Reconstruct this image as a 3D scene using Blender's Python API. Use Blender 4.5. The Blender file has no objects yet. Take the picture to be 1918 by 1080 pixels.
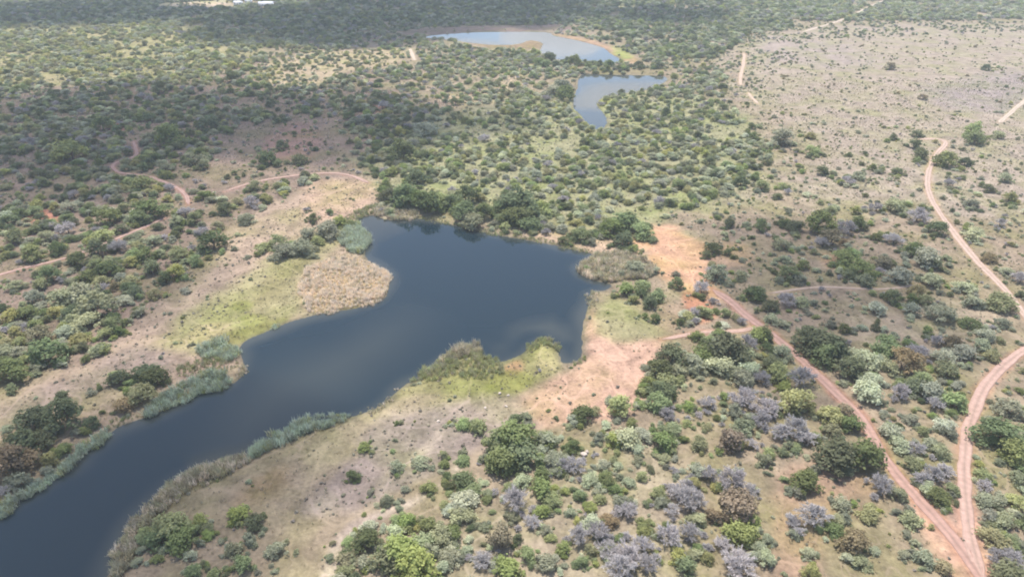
import bpy, math, random
import numpy as np
from mathutils import Vector

random.seed(7)
RNG = np.random.default_rng(7)
scene = bpy.context.scene
COL = scene.collection
R = math.radians

# ------------------------------------------------------------------ camera
CAM_H, PITCH, FPX, CX, CY = 120.0, 30.0, 1279.0, 959.0, 540.0
cd = bpy.data.cameras.new('camera'); cam = bpy.data.objects.new('camera', cd); COL.objects.link(cam)
cam.location = (0, 0, CAM_H); cam.rotation_euler = (R(90 - PITCH), 0, 0)
cd.sensor_width = 36; cd.sensor_fit = 'HORIZONTAL'; cd.lens = 24.0
cd.clip_start = 1; cd.clip_end = 40000
scene.camera = cam

# ------------------------------------------------------------------ sky, sun, exposure
SUN_EL, SUN_AZ = 70.0, -14.0            # azimuth from +Y, negative = towards -X
sdir = Vector((math.sin(R(SUN_AZ)) * math.cos(R(SUN_EL)), math.cos(R(SUN_AZ)) * math.cos(R(SUN_EL)), math.sin(R(SUN_EL))))
w = bpy.data.worlds.new('World'); scene.world = w; w.use_nodes = True
nt = w.node_tree; nt.nodes.clear()
sky = nt.nodes.new('ShaderNodeTexSky'); sky.sky_type = 'NISHITA'; sky.sun_disc = False
sky.sun_elevation = R(SUN_EL); sky.sun_rotation = R(SUN_AZ)
sky.altitude = 1100; sky.air_density = 1.0; sky.dust_density = 3.0; sky.ozone_density = 1.0
bg = nt.nodes.new('ShaderNodeBackground'); bg.inputs['Strength'].default_value = 0.15
wo = nt.nodes.new('ShaderNodeOutputWorld')
nt.links.new(sky.outputs[0], bg.inputs[0]); nt.links.new(bg.outputs[0], wo.inputs['Surface'])
sd = bpy.data.lights.new('sun', 'SUN'); sun = bpy.data.objects.new('sun', sd); COL.objects.link(sun)
sd.energy = 3.9; sd.angle = R(0.53); sd.color = (1.0, 0.955, 0.88)
sun.rotation_euler = sdir.to_track_quat('Z', 'Y').to_euler(); sun.location = (0, 0, 3000)
vs = scene.view_settings
vs.view_transform = 'Standard'; vs.look = 'None'; vs.exposure = 0.85; vs.gamma = 1.0; vs.use_curve_mapping = False
scene.render.engine = 'CYCLES'
cy = scene.cycles
cy.use_denoising = True; cy.filter_width = 1.9; cy.max_bounces = 8; cy.diffuse_bounces = 3; cy.glossy_bounces = 3; cy.transmission_bounces = 3
cy.volume_bounces = 4; cy.transparent_max_bounces = 12
try: cy.denoiser = 'OPENIMAGEDENOISE'
except Exception: pass

# ------------------------------------------------------------------ helpers
SP, CP = math.sin(R(PITCH)), math.cos(R(PITCH))
def gp(px, py, z=0.0):
    """photo pixel -> point on the plane at height z"""
    a, b = (px - CX) / FPX, -(py - CY) / FPX
    dy, dz = CP + b * SP, -SP + b * CP
    t = (z - CAM_H) / dz
    return a * t, dy * t
def gpoly(pts): return np.array([gp(*p) for p in pts])
def proj(x, y, z=0.0):
    dep = y * CP + (CAM_H - z) * SP
    v = y * SP - (CAM_H - z) * CP
    return CX + FPX * x / dep, CY - FPX * v / dep, dep

def chaikin(P, n=2, closed=True):
    P = np.asarray(P, float)
    for _ in range(n):
        if closed: Q = np.roll(P, -1, 0); P = np.stack([.75 * P + .25 * Q, .25 * P + .75 * Q], 1).reshape(-1, 2)
        else:
            Q = np.stack([.75 * P[:-1] + .25 * P[1:], .25 * P[:-1] + .75 * P[1:]], 1).reshape(-1, 2)
            P = np.vstack([P[:1], Q, P[-1:]])
    return P
def inside(P, x, y):
    c = np.zeros(x.shape, bool); n = len(P); j = n - 1
    for i in range(n):
        xi, yi, xj, yj = *P[i], *P[j]
        m = (yi > y) != (yj > y)
        if yi != yj: c ^= m & (x < (xj - xi) * (y - yi) / (yj - yi) + xi)
        j = i
    return c
def segdist(P, x, y, closed=True):
    d = np.full(x.shape, 1e18); n = len(P)
    for i in range(n if closed else n - 1):
        a, b = P[i], P[(i + 1) % n]; e = b - a; L = e @ e + 1e-12
        t = np.clip(((x - a[0]) * e[0] + (y - a[1]) * e[1]) / L, 0, 1)
        d = np.minimum(d, (x - a[0] - t * e[0]) ** 2 + (y - a[1] - t * e[1]) ** 2)
    return np.sqrt(d)
def sdist(P, x, y, far=1e4, pad=40):
    """signed distance (negative inside), exact only near the shape"""
    lo, hi = P.min(0) - pad, P.max(0) + pad
    out = np.full(x.shape, float(pad)); m = (x > lo[0]) & (x < hi[0]) & (y > lo[1]) & (y < hi[1])
    if m.any():
        xs, ys = x[m], y[m]; d = segdist(P, xs, ys); out[m] = np.where(inside(P, xs, ys), -d, d)
    return out
def _hash(ix, iy, s):
    h = (ix.astype(np.int64) * 374761393 + iy.astype(np.int64) * 668265263 + s * 974711) & 0x7fffffff
    h = ((h ^ (h >> 13)) * 1274126177) & 0x7fffffff
    return ((h ^ (h >> 16)) & 0xffff) / 65535.0
def vnoise(x, y, s=0):
    ix, iy = np.floor(x), np.floor(y); fx, fy = x - ix, y - iy
    fx, fy = fx * fx * (3 - 2 * fx), fy * fy * (3 - 2 * fy)
    a, b, c, d = _hash(ix, iy, s), _hash(ix + 1, iy, s), _hash(ix, iy + 1, s), _hash(ix + 1, iy + 1, s)
    return (a + (b - a) * fx) * (1 - fy) + (c + (d - c) * fx) * fy
def fbm(x, y, sc, s=0, o=4):
    t = 0; amp = .5; tot = 0
    for i in range(o):
        t = t + amp * vnoise(x / sc, y / sc, s + i * 17); tot += amp; amp *= .5; sc *= .5
    return t / tot * 2 - 1
def smooth(t): t = np.clip(t, 0, 1); return t * t * (3 - 2 * t)
def lin(c):
    c = np.array(c, float) / 255.0
    return np.where(c <= .04045, c / 12.92, ((c + .055) / 1.055) ** 2.4)

def mesh_np(name, V, F, mat=None, smooth_sh=False):
    me = bpy.data.meshes.new(name); V = np.asarray(V, np.float32); F = np.asarray(F, np.int32); k = F.shape[1]
    me.vertices.add(len(V)); me.vertices.foreach_set('co', V.ravel())
    me.loops.add(F.size); me.loops.foreach_set('vertex_index', F.ravel())
    me.polygons.add(len(F)); me.polygons.foreach_set('loop_start', np.arange(0, F.size, k, dtype=np.int32))
    me.polygons.foreach_set('loop_total', np.full(len(F), k, np.int32))
    if smooth_sh: me.polygons.foreach_set('use_smooth', np.ones(len(F), bool))
    me.update(calc_edges=True)
    if mat: me.materials.append(mat)
    return me
def link(name, data, parent=None, loc=None):
    o = bpy.data.objects.new(name, data); COL.objects.link(o)
    if parent is not None: o.parent = parent
    if loc is not None: o.location = loc
    return o
def tag(o, label, cat=None, group=None, kind=None):
    o['label'] = label
    if cat: o['category'] = cat
    if group: o['group'] = group
    if kind: o['kind'] = kind
    return o
def new_mat(name):
    m = bpy.data.materials.new(name); m.use_nodes = True; m.node_tree.nodes.clear(); return m, m.node_tree
def N(t, typ, **kw):
    n = t.nodes.new('ShaderNode' + typ)
    for k, v in kw.items(): setattr(n, k, v)
    return n

# ------------------------------------------------------------------ layout of the place (photo pixels turned into ground points)
LAKE1 = [(663,410),(697,399),(716,408),(750,412),(783,404),(853,421),(907,433),(974,446),(1024,454),(1070,464),(1107,473),(1112,483),(1090,492),(1080,500),(1086,512),(1107,522),(1150,531),(1134,541),(1110,544),(1107,560),(1095,587),(1090,614),(1092,660),(1085,675),(1054,678),(1048,660),(1040,645),(1024,632),(1000,640),(974,662),(940,676),(915,672),(880,652),(854,662),(827,676),(800,700),(745,725),(722,752),(690,768),(640,784),(560,806),(500,832),(470,848),(430,862),(372,880),(325,905),(300,930),(268,955),(238,990),(218,1035),(200,1075),(185,1130),(170,1220),(-300,1220),(-160,1040),(0,950),(30,931),(77,905),(100,885),(135,871),(145,851),(187,822),(213,800),(247,788),(267,782),(300,768),(347,748),(377,729),(430,721),(462,694),(455,668),(444,656),(450,643),(469,631),(491,622),(534,602),(584,588),(640,578),(673,574),(716,561),(726,543),(735,518),(713,501),(690,484),(680,473),(692,460),(683,440),(671,424)]
LAKE2 = [(1087,137),(1110,138),(1151,140),(1203,140),(1252,142),(1246,153),(1216,166),(1177,172),(1146,177),(1122,183),(1116,195),(1128,208),(1137,223),(1133,238),(1122,243),(1109,235),(1096,225),(1090,213),(1072,200),(1075,182),(1083,161)]
LAKE3 = [(789,68),(838,63),(890,60),(942,59),(1029,59),(1033,66),(1073,73),(1112,83),(1133,90),(1143,101),(1168,112),(1158,117),(1094,120),(1042,110),(1010,97),(1014,89),(1020,80),(1005,75),(988,74),(976,81),(940,84),(885,80),(850,74),(812,71)]
LK = [chaikin(gpoly(l), 2) for l in (LAKE1, LAKE2, LAKE3)]
WL = -0.55
DAM = gpoly([(975,124),(1040,126),(1100,128),(1180,130),(1265,132)])

def lake_d(x, y):
    return np.minimum.reduce([sdist(P, x, y) for P in LK])
def height(x, y, ld=None):
    if ld is None: ld = lake_d(x, y)
    ld = ld + .7 * fbm(x, y, 5.0, 91, 3)
    h = .30 * fbm(x, y, 60, 3, 2) + .12 * fbm(x, y, 14, 5, 2) + .1
    dd = segdist(DAM, x, y, closed=False)
    h = h + 1.1 * smooth((16 - dd) / 12)
    t = smooth((ld + .2) / 7)
    out = WL + .04 + (h - WL) * t
    return np.where(ld > 0, out, WL - np.minimum(1.4, -ld * .35) - .0)
def h1(x, y): return float(height(np.array([x]), np.array([y]))[0])

ROADS = {  # name: (px points, width m, colour, label)
 'red_dirt_track': ([(1335,543),(1365,562),(1395,590),(1450,630),(1520,690),(1560,733),(1598,765),(1620,795),(1645,840),(1680,890),(1720,935),(1765,985),(1805,1035),(1840,1085),(1890,1170)], 3.0, (198,146,124), 'straight reddish dirt track running from the bare red clearing to the fork'),
 'curved_dirt_track': ([(1842,1085),(1828,1045),(1815,990),(1808,930),(1805,880),(1808,830),(1820,780),(1840,730),(1868,695),(1900,668),(1935,648),(2000,625)], 2.8, (206,160,138), 'two rut dirt track curving away from the fork with a pale verge'),
 'sandy_track': ([(1722,262),(1752,260),(1770,264),(1772,272),(1752,290),(1739,318),(1736,350),(1750,385),(1775,420),(1800,455),(1830,490),(1865,525),(1890,550),(1912,582),(1945,620)], 2.6, (208,172,148), 'pale sandy track bending along the open grass plain'),
 'faint_footpath': ([(1440,550),(1500,541),(1550,538),(1600,541),(1665,543),(1720,533)], 1.3, (200,168,142), 'faint sandy footpath crossing the scrub towards the sandy track'),
 'short_dirt_path': ([(1240,636),(1290,626),(1330,621),(1385,621),(1420,612)], 1.7, (206,160,136), 'short pinkish dirt path leaving the red track towards the lake'),
 'plain_edge_track': ([(1394,100),(1393,118),(1390,132),(1386,150),(1388,160)], 2.3, (214,182,152), 'pale track seen between bushes at the edge of the grass plain'),
 'plain_edge_path': ([(1402,174),(1408,184),(1420,195)], 2.0, (214,182,152), 'short pale stretch of path among bushes by the grass plain'),
 'far_sandy_road': ([(1655,2),(1632,12),(1610,22),(1590,33),(1560,44),(1530,52),(1505,60)], 3.0, (214,190,165), 'far sandy road climbing through the woodland beyond the plain'),
 'plain_side_track': ([(1960,160),(1918,190),(1895,210),(1872,230)], 2.6, (210,186,160), 'thin pale track crossing the open grass plain'),
 'woodland_footpath': ([(-60,530),(0,515),(60,499),(115,487),(165,470),(215,449),(270,426),(310,408)], 1.6, (196,150,132), 'straight pinkish footpath through the bush behind the grassy bank'),
 'looping_footpath': ([(250,266),(254,278),(258,290),(240,299),(218,304),(208,313),(222,324),(240,327),(275,330),(302,339),(332,352),(350,366),(353,384)], 1.6, (192,145,130), 'looping reddish footpath through the dense bush'),
 'clearing_footpath': ([(420,360),(470,343),(520,334),(570,327),(625,324),(660,329),(690,343)], 1.7, (200,156,136), 'pale pink footpath skirting the eroded clearing above the lake'),
 'distant_white_track': ([(768,92),(772,102),(777,114)], 2.6, (216,192,162), 'short bright sandy track in the yellowish woodland'),
}
RP = {k: chaikin(gpoly(v[0]), 2, closed=False) for k, v in ROADS.items()}

GROUND = [  # px polygon, sRGB look of the sunlit soil, feather m, strength
 ([(-400,100),(700,100),(760,230),(690,345),(560,360),(420,440),(350,545),(190,680),(-300,800)], (152,131,119), 8, .9),
 ([(690,240),(1100,160),(1420,200),(1440,340),(1240,420),(1100,430),(860,400),(700,370)], (172,168,130), 14, .9),
 ([(1340,110),(1420,60),(1560,46),(2300,40),(2500,420),(1918,420),(1600,400),(1430,350),(1500,270),(1400,190)], (182,165,149), 26, 1),
 ([(1740,160),(1850,135),(2050,130),(2050,190),(1850,215),(1760,200)], (170,155,152), 14, .8),
 ([(1420,62),(1560,80),(1700,120),(1560,130),(1440,110)], (182,165,158), 14, .6),
 ([(1300,400),(1600,410),(2100,420),(2200,700),(1500,660),(1310,640),(1290,520)], (166,147,128), 6, .8),
 ([(1700,560),(1918,570),(1918,640),(1760,640),(1660,620)], (190,172,148), 5, .7),
 ([(1580,590),(1700,580),(1760,640),(1700,680),(1600,640)], (192,172,150), 4, .7),
 ([(600,335),(540,370),(470,400),(420,440),(385,500),(345,545),(240,615),(190,680),(-50,770),(-50,900),(200,810),(440,720),(470,640),(650,580),(700,480),(680,420),(690,400),(700,350)], (190,166,146), 4, .95),
 ([(180,690),(260,640),(330,690),(200,740),(60,800),(0,800),(0,760)], (160,142,132), 4, .8),
 ([(560,340),(690,335),(705,360),(680,395),(620,420),(560,400)], (200,168,146), 4, .7),
 ([(380,560),(470,495),(560,455),(640,425),(665,440),(620,475),(560,520),(575,580),(520,606),(455,640),(400,650),(345,655),(300,640),(310,600)], (176,166,126), 4, .95),
 ([(470,540),(540,490),(600,470),(560,520),(520,560),(470,575)], (150,140,98), 3, .6),
 ([(420,600),(350,620),(330,650),(380,640),(430,625)], (200,176,150), 3, .7),
 ([(432,566),(470,562),(478,580),(452,588),(430,580)], (164,160,102), 1.2, .85),
 ([(452,592),(480,586),(506,596),(500,612),(470,612),(454,604)], (166,162,104), 1.2, .85),
 ([(400,645),(420,625),(470,615),(520,598),(545,592),(520,610),(470,634),(440,646)], (156,150,96), 1.2, .9),
 ([(570,500),(640,478),(690,480),(735,510),(725,555),(680,575),(600,588),(560,560)], (196,168,134), 2, 1),
 ([(735,755),(722,745),(745,720),(800,690),(860,655),(920,668),(980,655),(1020,632),(1045,650),(1056,690),(1010,715),(950,745),(880,748),(800,735)], (160,152,108), 2, .95),
 ([(1005,650),(1030,640),(1042,660),(1050,690),(1020,700),(1000,685)], (196,180,140), 1.5, .8),
 ([(935,690),(970,665),(985,690),(960,705)], (190,150,118), 1.2, .8),
 ([(900,725),(940,690),(1000,700),(990,725),(940,740)], (150,148,84), 1.5, .7),
 ([(640,790),(720,760),(790,738),(870,755),(780,770),(700,830),(640,880),(560,900),(560,850)], (186,170,138), 3, .85),
 ([(1095,585),(1112,570),(1140,640),(1240,630),(1235,690),(1210,760),(1130,800),(1020,800),(950,775),(1020,720),(1075,690),(1094,660),(1091,615)], (212,174,152), 2.5, 1),
 ([(1112,575),(1150,560),(1220,600),(1240,625),(1160,645),(1120,620)], (172,166,124), 2.5, .8),
 ([(1220,560),(1300,570),(1330,640),(1240,630)], (178,152,132), 3, .7),
 ([(1212,425),(1262,418),(1300,445),(1335,470),(1325,505),(1350,560),(1300,560),(1250,535),(1205,500),(1150,472)], (224,178,148), 3.0, 1),
 ([(1320,455),(1405,458),(1410,500),(1330,500)], (206,168,144), 2.5, .7),
 ([(1272,548),(1310,548),(1345,590),(1320,606),(1290,596)], (202,142,114), 1.5, .85),
 ([(1530,475),(1590,480),(1600,500),(1560,510),(1540,500)], (200,160,132), 2, .6),
 ([(980,425),(1060,432),(1150,450),(1230,470),(1210,490),(1120,470),(1050,452),(980,440)], (212,182,156), 1.6, .9),
 ([(700,790),(830,762),(960,775),(1010,800),(880,850),(790,900),(650,965),(540,960),(640,870)], (164,148,142), 3, .8),
 ([(880,745),(960,745),(1010,780),(900,800),(830,770)], (186,166,154), 3, .7),
 ([(590,1100),(635,990),(700,955),(800,925),(850,885),(885,820),(860,890),(785,945),(690,985),(640,1030),(620,1100)], (206,186,172), 1.2, .85),
 ([(760,860),(800,830),(820,800),(835,812),(800,850),(770,875)], (206,186,172), 1.0, .7),
 ([(455,905),(520,862),(550,880),(530,920),(470,950),(430,950)], (158,130,100), 3, .6),
 ([(250,940),(330,900),(420,860),(440,880),(360,920),(290,980),(240,1060),(220,1060)], (128,118,92), 2, .7),
 ([(850,960),(1000,900),(1100,860),(1250,800),(1300,900),(1300,1100),(700,1150),(700,1030)], (184,168,146), 4, .7),
 ([(1440,870),(1560,850),(1640,890),(1640,950),(1560,960),(1520,1100),(1440,1100),(1450,960)], (186,154,132), 3, .8),
 ([(1560,960),(1700,930),(1780,1060),(1700,1100),(1540,1080)], (172,152,134), 3, .7),
 ([(1690,900),(1760,950),(1800,930),(1800,860),(1815,860),(1822,930),(1850,1000),(1885,1150),(1800,1150),(1765,1070),(1730,1000)], (216,176,154), 1.3, 1),
 ([(1760,950),(1800,955),(1805,985),(1785,985)], (178,152,136), 1.0, .7),
 ([(36,400),(90,392),(130,398),(120,416),(50,418)], (204,140,118), 2, .8),
 ([(205,225),(240,216),(240,245),(210,245)], (184,128,112), 3, .8),
 ([(495,250),(560,225),(600,250),(590,300),(540,310),(490,290)], (172,136,126), 4, .8),
 ([(670,190),(720,192),(720,212),(680,215)], (184,138,122), 4, .8),
 ([(480,120),(560,100),(700,92),(780,95),(740,125),(640,130),(600,160),(520,170),(480,150)], (206,184,152), 8, .75),
 ([(930,110),(1000,100),(1000,130),(940,200),(900,190),(940,150)], (210,186,158), 6, .7),
 ([(780,190),(940,160),(880,200),(820,215)], (196,168,146), 6, .6),
 ([(720,66),(800,52),(960,48),(1060,46),(1100,52),(1035,58),(880,60),(800,66)], (150,128,120), 6, .9),
 ([(880,78),(940,84),(980,80),(995,72),(1022,80),(1014,92),(960,92),(900,90)], (168,142,112), 5, .95),
 ([(1030,62),(1080,68),(1140,84),(1200,112),(1200,122),(1165,115),(1135,92),(1070,76)], (200,162,138), 4, .95),
 ([(1145,86),(1170,90),(1190,104),(1175,112),(1150,102)], (176,176,110), 4, .9),
 ([(1116,184),(1150,178),(1150,188),(1136,200),(1120,200)], (170,168,96), 3, .9),
 ([(1080,120),(1250,126),(1260,140),(1090,138)], (158,144,112), 4, .9),
 ([(-200,45),(460,40),(480,130),(200,160),(-200,170)], (184,174,126), 14, .7),
 ([(110,-10),(430,-10),(440,14),(180,14)], (206,194,160), 10, .9),
 ([(290,8),(430,2),(430,16),(300,18)], (222,196,172), 6, .9),
 ([(1150,-8),(1270,-8),(1240,14),(1150,14)], (204,196,150), 8, .8),
 ([(560,66),(700,60),(760,72),(700,90),(560,92)], (166,146,136), 8, .8),
]

# ------------------------------------------------------------------ ground material + mesh
def mat_ground():
    m, t = new_mat('soil_and_dry_grass'); L = t.links.new
    out = N(t, 'OutputMaterial'); p = N(t, 'BsdfPrincipled'); p.inputs['Roughness'].default_value = .95
    p.inputs['Specular IOR Level'].default_value = .1
    at = N(t, 'Attribute', attribute_name='soil'); geo = N(t, 'NewGeometry')
    n1 = N(t, 'TexNoise'); n1.inputs['Scale'].default_value = .9; n1.inputs['Detail'].default_value = 5; n1.inputs['Roughness'].default_value = .65
    n2 = N(t, 'TexNoise'); n2.inputs['Scale'].default_value = .16; n2.inputs['Detail'].default_value = 4
    n3 = N(t, 'TexNoise'); n3.inputs['Scale'].default_value = .045; n3.inputs['Detail'].default_value = 3
    for n in (n1, n2, n3): L(geo.outputs['Position'], n.inputs['Vector'])
    r1 = N(t, 'MapRange'); r1.inputs[1].default_value = .3; r1.inputs[2].default_value = .72; r1.inputs[3].default_value = .66; r1.inputs[4].default_value = 1.22
    L(n1.outputs[0], r1.inputs[0])
    r2 = N(t, 'MapRange'); r2.inputs[1].default_value = .3; r2.inputs[2].default_value = .7; r2.inputs[3].default_value = .70; r2.inputs[4].default_value = 1.20
    L(n2.outputs[0], r2.inputs[0])
    mu = N(t, 'Math', operation='MULTIPLY'); L(r1.outputs[0], mu.inputs[0]); L(r2.outputs[0], mu.inputs[1])
    vm = N(t, 'VectorMath', operation='SCALE'); L(at.outputs['Color'], vm.inputs[0]); L(mu.outputs[0], vm.inputs['Scale'])
    # patches of short greenish grass
    r3 = N(t, 'MapRange'); r3.inputs[1].default_value = .42; r3.inputs[2].default_value = .64; r3.inputs[3].default_value = 0; r3.inputs[4].default_value = .75
    L(n3.outputs[0], r3.inputs[0])
    mx = N(t, 'Mix', data_type='RGBA', blend_type='MULTIPLY'); mx.inputs[7].default_value = (.82, .95, .62, 1)
    L(r3.outputs[0], mx.inputs[0]); L(vm.outputs[0], mx.inputs[6])
    # game trails and rills: narrow pale lines worn through the grass
    last = mx.outputs[2]
    for sc, wd_, am in ((.035, .965, .5), (.11, .955, .32)):
        n4 = N(t, 'TexNoise'); n4.inputs['Scale'].default_value = sc; n4.inputs['Detail'].default_value = 2.5; n4.inputs['Distortion'].default_value = .6
        L(geo.outputs['Position'], n4.inputs['Vector'])
        a = N(t, 'Math', operation='MULTIPLY_ADD'); a.inputs[1].default_value = 2; a.inputs[2].default_value = -1; L(n4.outputs[0], a.inputs[0])
        b_ = N(t, 'Math', operation='ABSOLUTE'); L(a.outputs[0], b_.inputs[0])
        r4 = N(t, 'MapRange'); r4.inputs[1].default_value = 1 - wd_; r4.inputs[2].default_value = .004; r4.inputs[3].default_value = 0; r4.inputs[4].default_value = am; L(b_.outputs[0], r4.inputs[0])
        pale = N(t, 'VectorMath', operation='SCALE'); pale.inputs['Scale'].default_value = 1.3; L(at.outputs['Color'], pale.inputs[0])
        m5 = N(t, 'Mix', data_type='RGBA'); L(r4.outputs[0], m5.inputs[0]); L(last, m5.inputs[6]); L(pale.outputs[0], m5.inputs[7]); last = m5.outputs[2]
    L(last, p.inputs['Base Color'])
    b = N(t, 'Bump'); b.inputs['Strength'].default_value = .5; b.inputs['Distance'].default_value = .25
    L(n1.outputs[0], b.inputs['Height']); L(b.outputs[0], p.inputs['Normal']); L(p.outputs[0], out.inputs[0])
    return m
MG = mat_ground()

def build_ground():
    ys = [-6000., -1500, -400, -120, 0, 50]
    y = 70.
    while y < 1250:
        ys.append(y); y += .0034 * (y + 70) + .0000030 * y * y
    ys += [1270, 1320, 1420, 1600, 1900, 2400, 3200, 4500, 7000, 11000, 16000]
    ys = np.array(ys)
    us = np.concatenate([[-60, -25, -10, -5, -3, -2, -1.6], np.linspace(-1.3, 1.3, 620), [1.6, 2, 3, 5, 10, 25, 60]])
    W = .75 * (.866 * np.clip(ys, 0, 1400) + 60)
    X = us[None, :] * W[:, None]; Y = np.repeat(ys[:, None], len(us), 1)
    x, y = X.ravel(), Y.ravel()
    ld = lake_d(x, y)
    z = height(x, y, ld)
    K = .56
    c = np.tile(lin((170, 152, 130)) * K, (len(x), 1))
    wob = fbm(x, y, 18, 11, 4); wob2 = fbm(x, y, 4, 23, 3)
    for poly, rgb, fe, st in GROUND:
        P = chaikin(gpoly(poly), 1)
        d = sdist(P, x, y, pad=60) + wob * fe * 1.3 + wob2 * fe * .5
        wgt = smooth(.5 - d / (2 * fe)) * st
        c += wgt[:, None] * (lin(rgb) * K - c)
    # bare verge along every track
    for k, (pp, wd, rgb, lb) in ROADS.items():
        P = RP[k]; lo, hi = P.min(0) - 8, P.max(0) + 8
        m = (x > lo[0]) & (x < hi[0]) & (y > lo[1]) & (y < hi[1])
        if m.any():
            d = segdist(P, x[m], y[m], closed=False) + wob2[m] * .8
            wgt = smooth((wd * 1.15 - d) / (wd * .8)) * .75
            c[m] += wgt[:, None] * (lin(rgb) * K * .95 - c[m])
    # wet mud at the waterline
    wet = smooth((2.4 - ld - wob2 * 1.6) / 2.0) * .7
    c *= np.array([1.0, .995, .97])
    c += wet[:, None] * (np.array([.12, .105, .07]) - c)
    n, k = len(ys), len(us)
    idx = np.arange(n * k).reshape(n, k)
    F = np.stack([idx[:-1, :-1], idx[:-1, 1:], idx[1:, 1:], idx[1:, :-1]], -1).reshape(-1, 4)
    me = mesh_np('ground', np.stack([x, y, z], 1), F, MG, True)
    a = me.color_attributes.new('soil', 'FLOAT_COLOR', 'POINT')
    a.data.foreach_set('color', np.concatenate([np.clip(c, 0, 1), np.ones((len(c), 1))], 1).astype(np.float32).ravel())
    return tag(link('ground', me), 'dry savanna ground of pale soil, short grass and bare red patches', 'ground', kind='structure')
build_ground()

# ------------------------------------------------------------------ water
def mat_water():
    m, t = new_mat('murky_lake_water'); L = t.links.new
    out = N(t, 'OutputMaterial'); p = N(t, 'BsdfPrincipled')
    p.inputs['Roughness'].default_value = .03; p.inputs['IOR'].default_value = 1.333
    geo = N(t, 'NewGeometry'); at = N(t, 'Attribute', attribute_name='murk_and_sheen')
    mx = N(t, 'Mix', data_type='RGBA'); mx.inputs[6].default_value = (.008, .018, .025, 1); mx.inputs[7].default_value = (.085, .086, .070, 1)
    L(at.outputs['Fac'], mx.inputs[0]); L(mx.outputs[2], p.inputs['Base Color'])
    n1 = N(t, 'TexNoise'); n1.inputs['Scale'].default_value = 1.6; n1.inputs['Detail'].default_value = 3
    n2 = N(t, 'TexNoise'); n2.inputs['Scale'].default_value = .03; n2.inputs['Detail'].default_value = 2
    L(geo.outputs['Position'], n1.inputs['Vector']); L(geo.outputs['Position'], n2.inputs['Vector'])
    r = N(t, 'MapRange'); r.inputs[1].default_value = .35; r.inputs[2].default_value = .7; r.inputs[3].default_value = .01; r.inputs[4].default_value = .14
    L(n2.outputs[0], r.inputs[0])
    b = N(t, 'Bump'); b.inputs['Distance'].default_value = .03; L(r.outputs[0], b.inputs['Strength']); L(n1.outputs[0], b.inputs['Height'])
    L(b.outputs[0], p.inputs['Normal']); L(p.outputs[0], out.inputs[0])
    return m
MW = mat_water()
def build_water(name, P, step, label):
    lo, hi = P.min(0) - 8, P.max(0) + 8
    gx = np.arange(lo[0], hi[0], step); gy = np.arange(lo[1], hi[1], step)
    X, Y = np.meshgrid(gx, gy); x, y = X.ravel(), Y.ravel()
    d = sdist(P, x, y, pad=20)
    idx = np.arange(len(x)).reshape(X.shape)
    F = np.stack([idx[:-1, :-1], idx[:-1, 1:], idx[1:, 1:], idx[1:, :-1]], -1).reshape(-1, 4)
    F = F[(d[F] < 3.0).any(1)]
    used = np.unique(F); remap = np.full(len(x), -1); remap[used] = np.arange(len(used))
    me = mesh_np(name, np.stack([x[used], y[used], np.full(len(used), WL)], 1), remap[F], MW, True)
    xs, ys, ds = x[used], y[used], d[used]
    murk_and_sheen = smooth((ds + 6 + 3 * fbm(xs, ys, 20, 40, 3)) / 9) * .55
    sh = sdist(gpoly([(900,640),(960,600),(1040,575),(1085,600),(1085,640),(1040,640),(1000,632),(960,660),(920,668)]), xs, ys, pad=30)
    murk_and_sheen = np.maximum(murk_and_sheen, smooth((6 - sh + 9 * fbm(xs, ys, 16, 44, 4)) / 20) * .5)
    cloud_sheen = sdist(chaikin(gpoly([(430,700),(560,640),(740,560),(830,590),(800,660),(700,735),(560,790),(380,860)]), 1), xs, ys, pad=60)  # paler patch paints the grey cloud reflection into the water colour
    murk_and_sheen = np.maximum(murk_and_sheen, smooth((14 - cloud_sheen + 12 * fbm(xs, ys, 30, 48, 3)) / 46) * .30)
    if step > 1.5: murk_and_sheen = np.maximum(murk_and_sheen, .55)      # small ponds painted paler all over, in place of silvery sky reflection
    me.attributes.new('murk_and_sheen', 'FLOAT', 'POINT').data.foreach_set('value', murk_and_sheen.astype(np.float32))
    return tag(link(name, me), label, 'lake', kind='structure')
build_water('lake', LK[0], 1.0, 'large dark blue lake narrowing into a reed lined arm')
build_water('narrow_pond', LK[1], 2.0, 'narrow curved pond below the earth dam')
build_water('upper_reservoir', LK[2], 3.0, 'bright wide reservoir beyond the earth dam')

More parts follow.
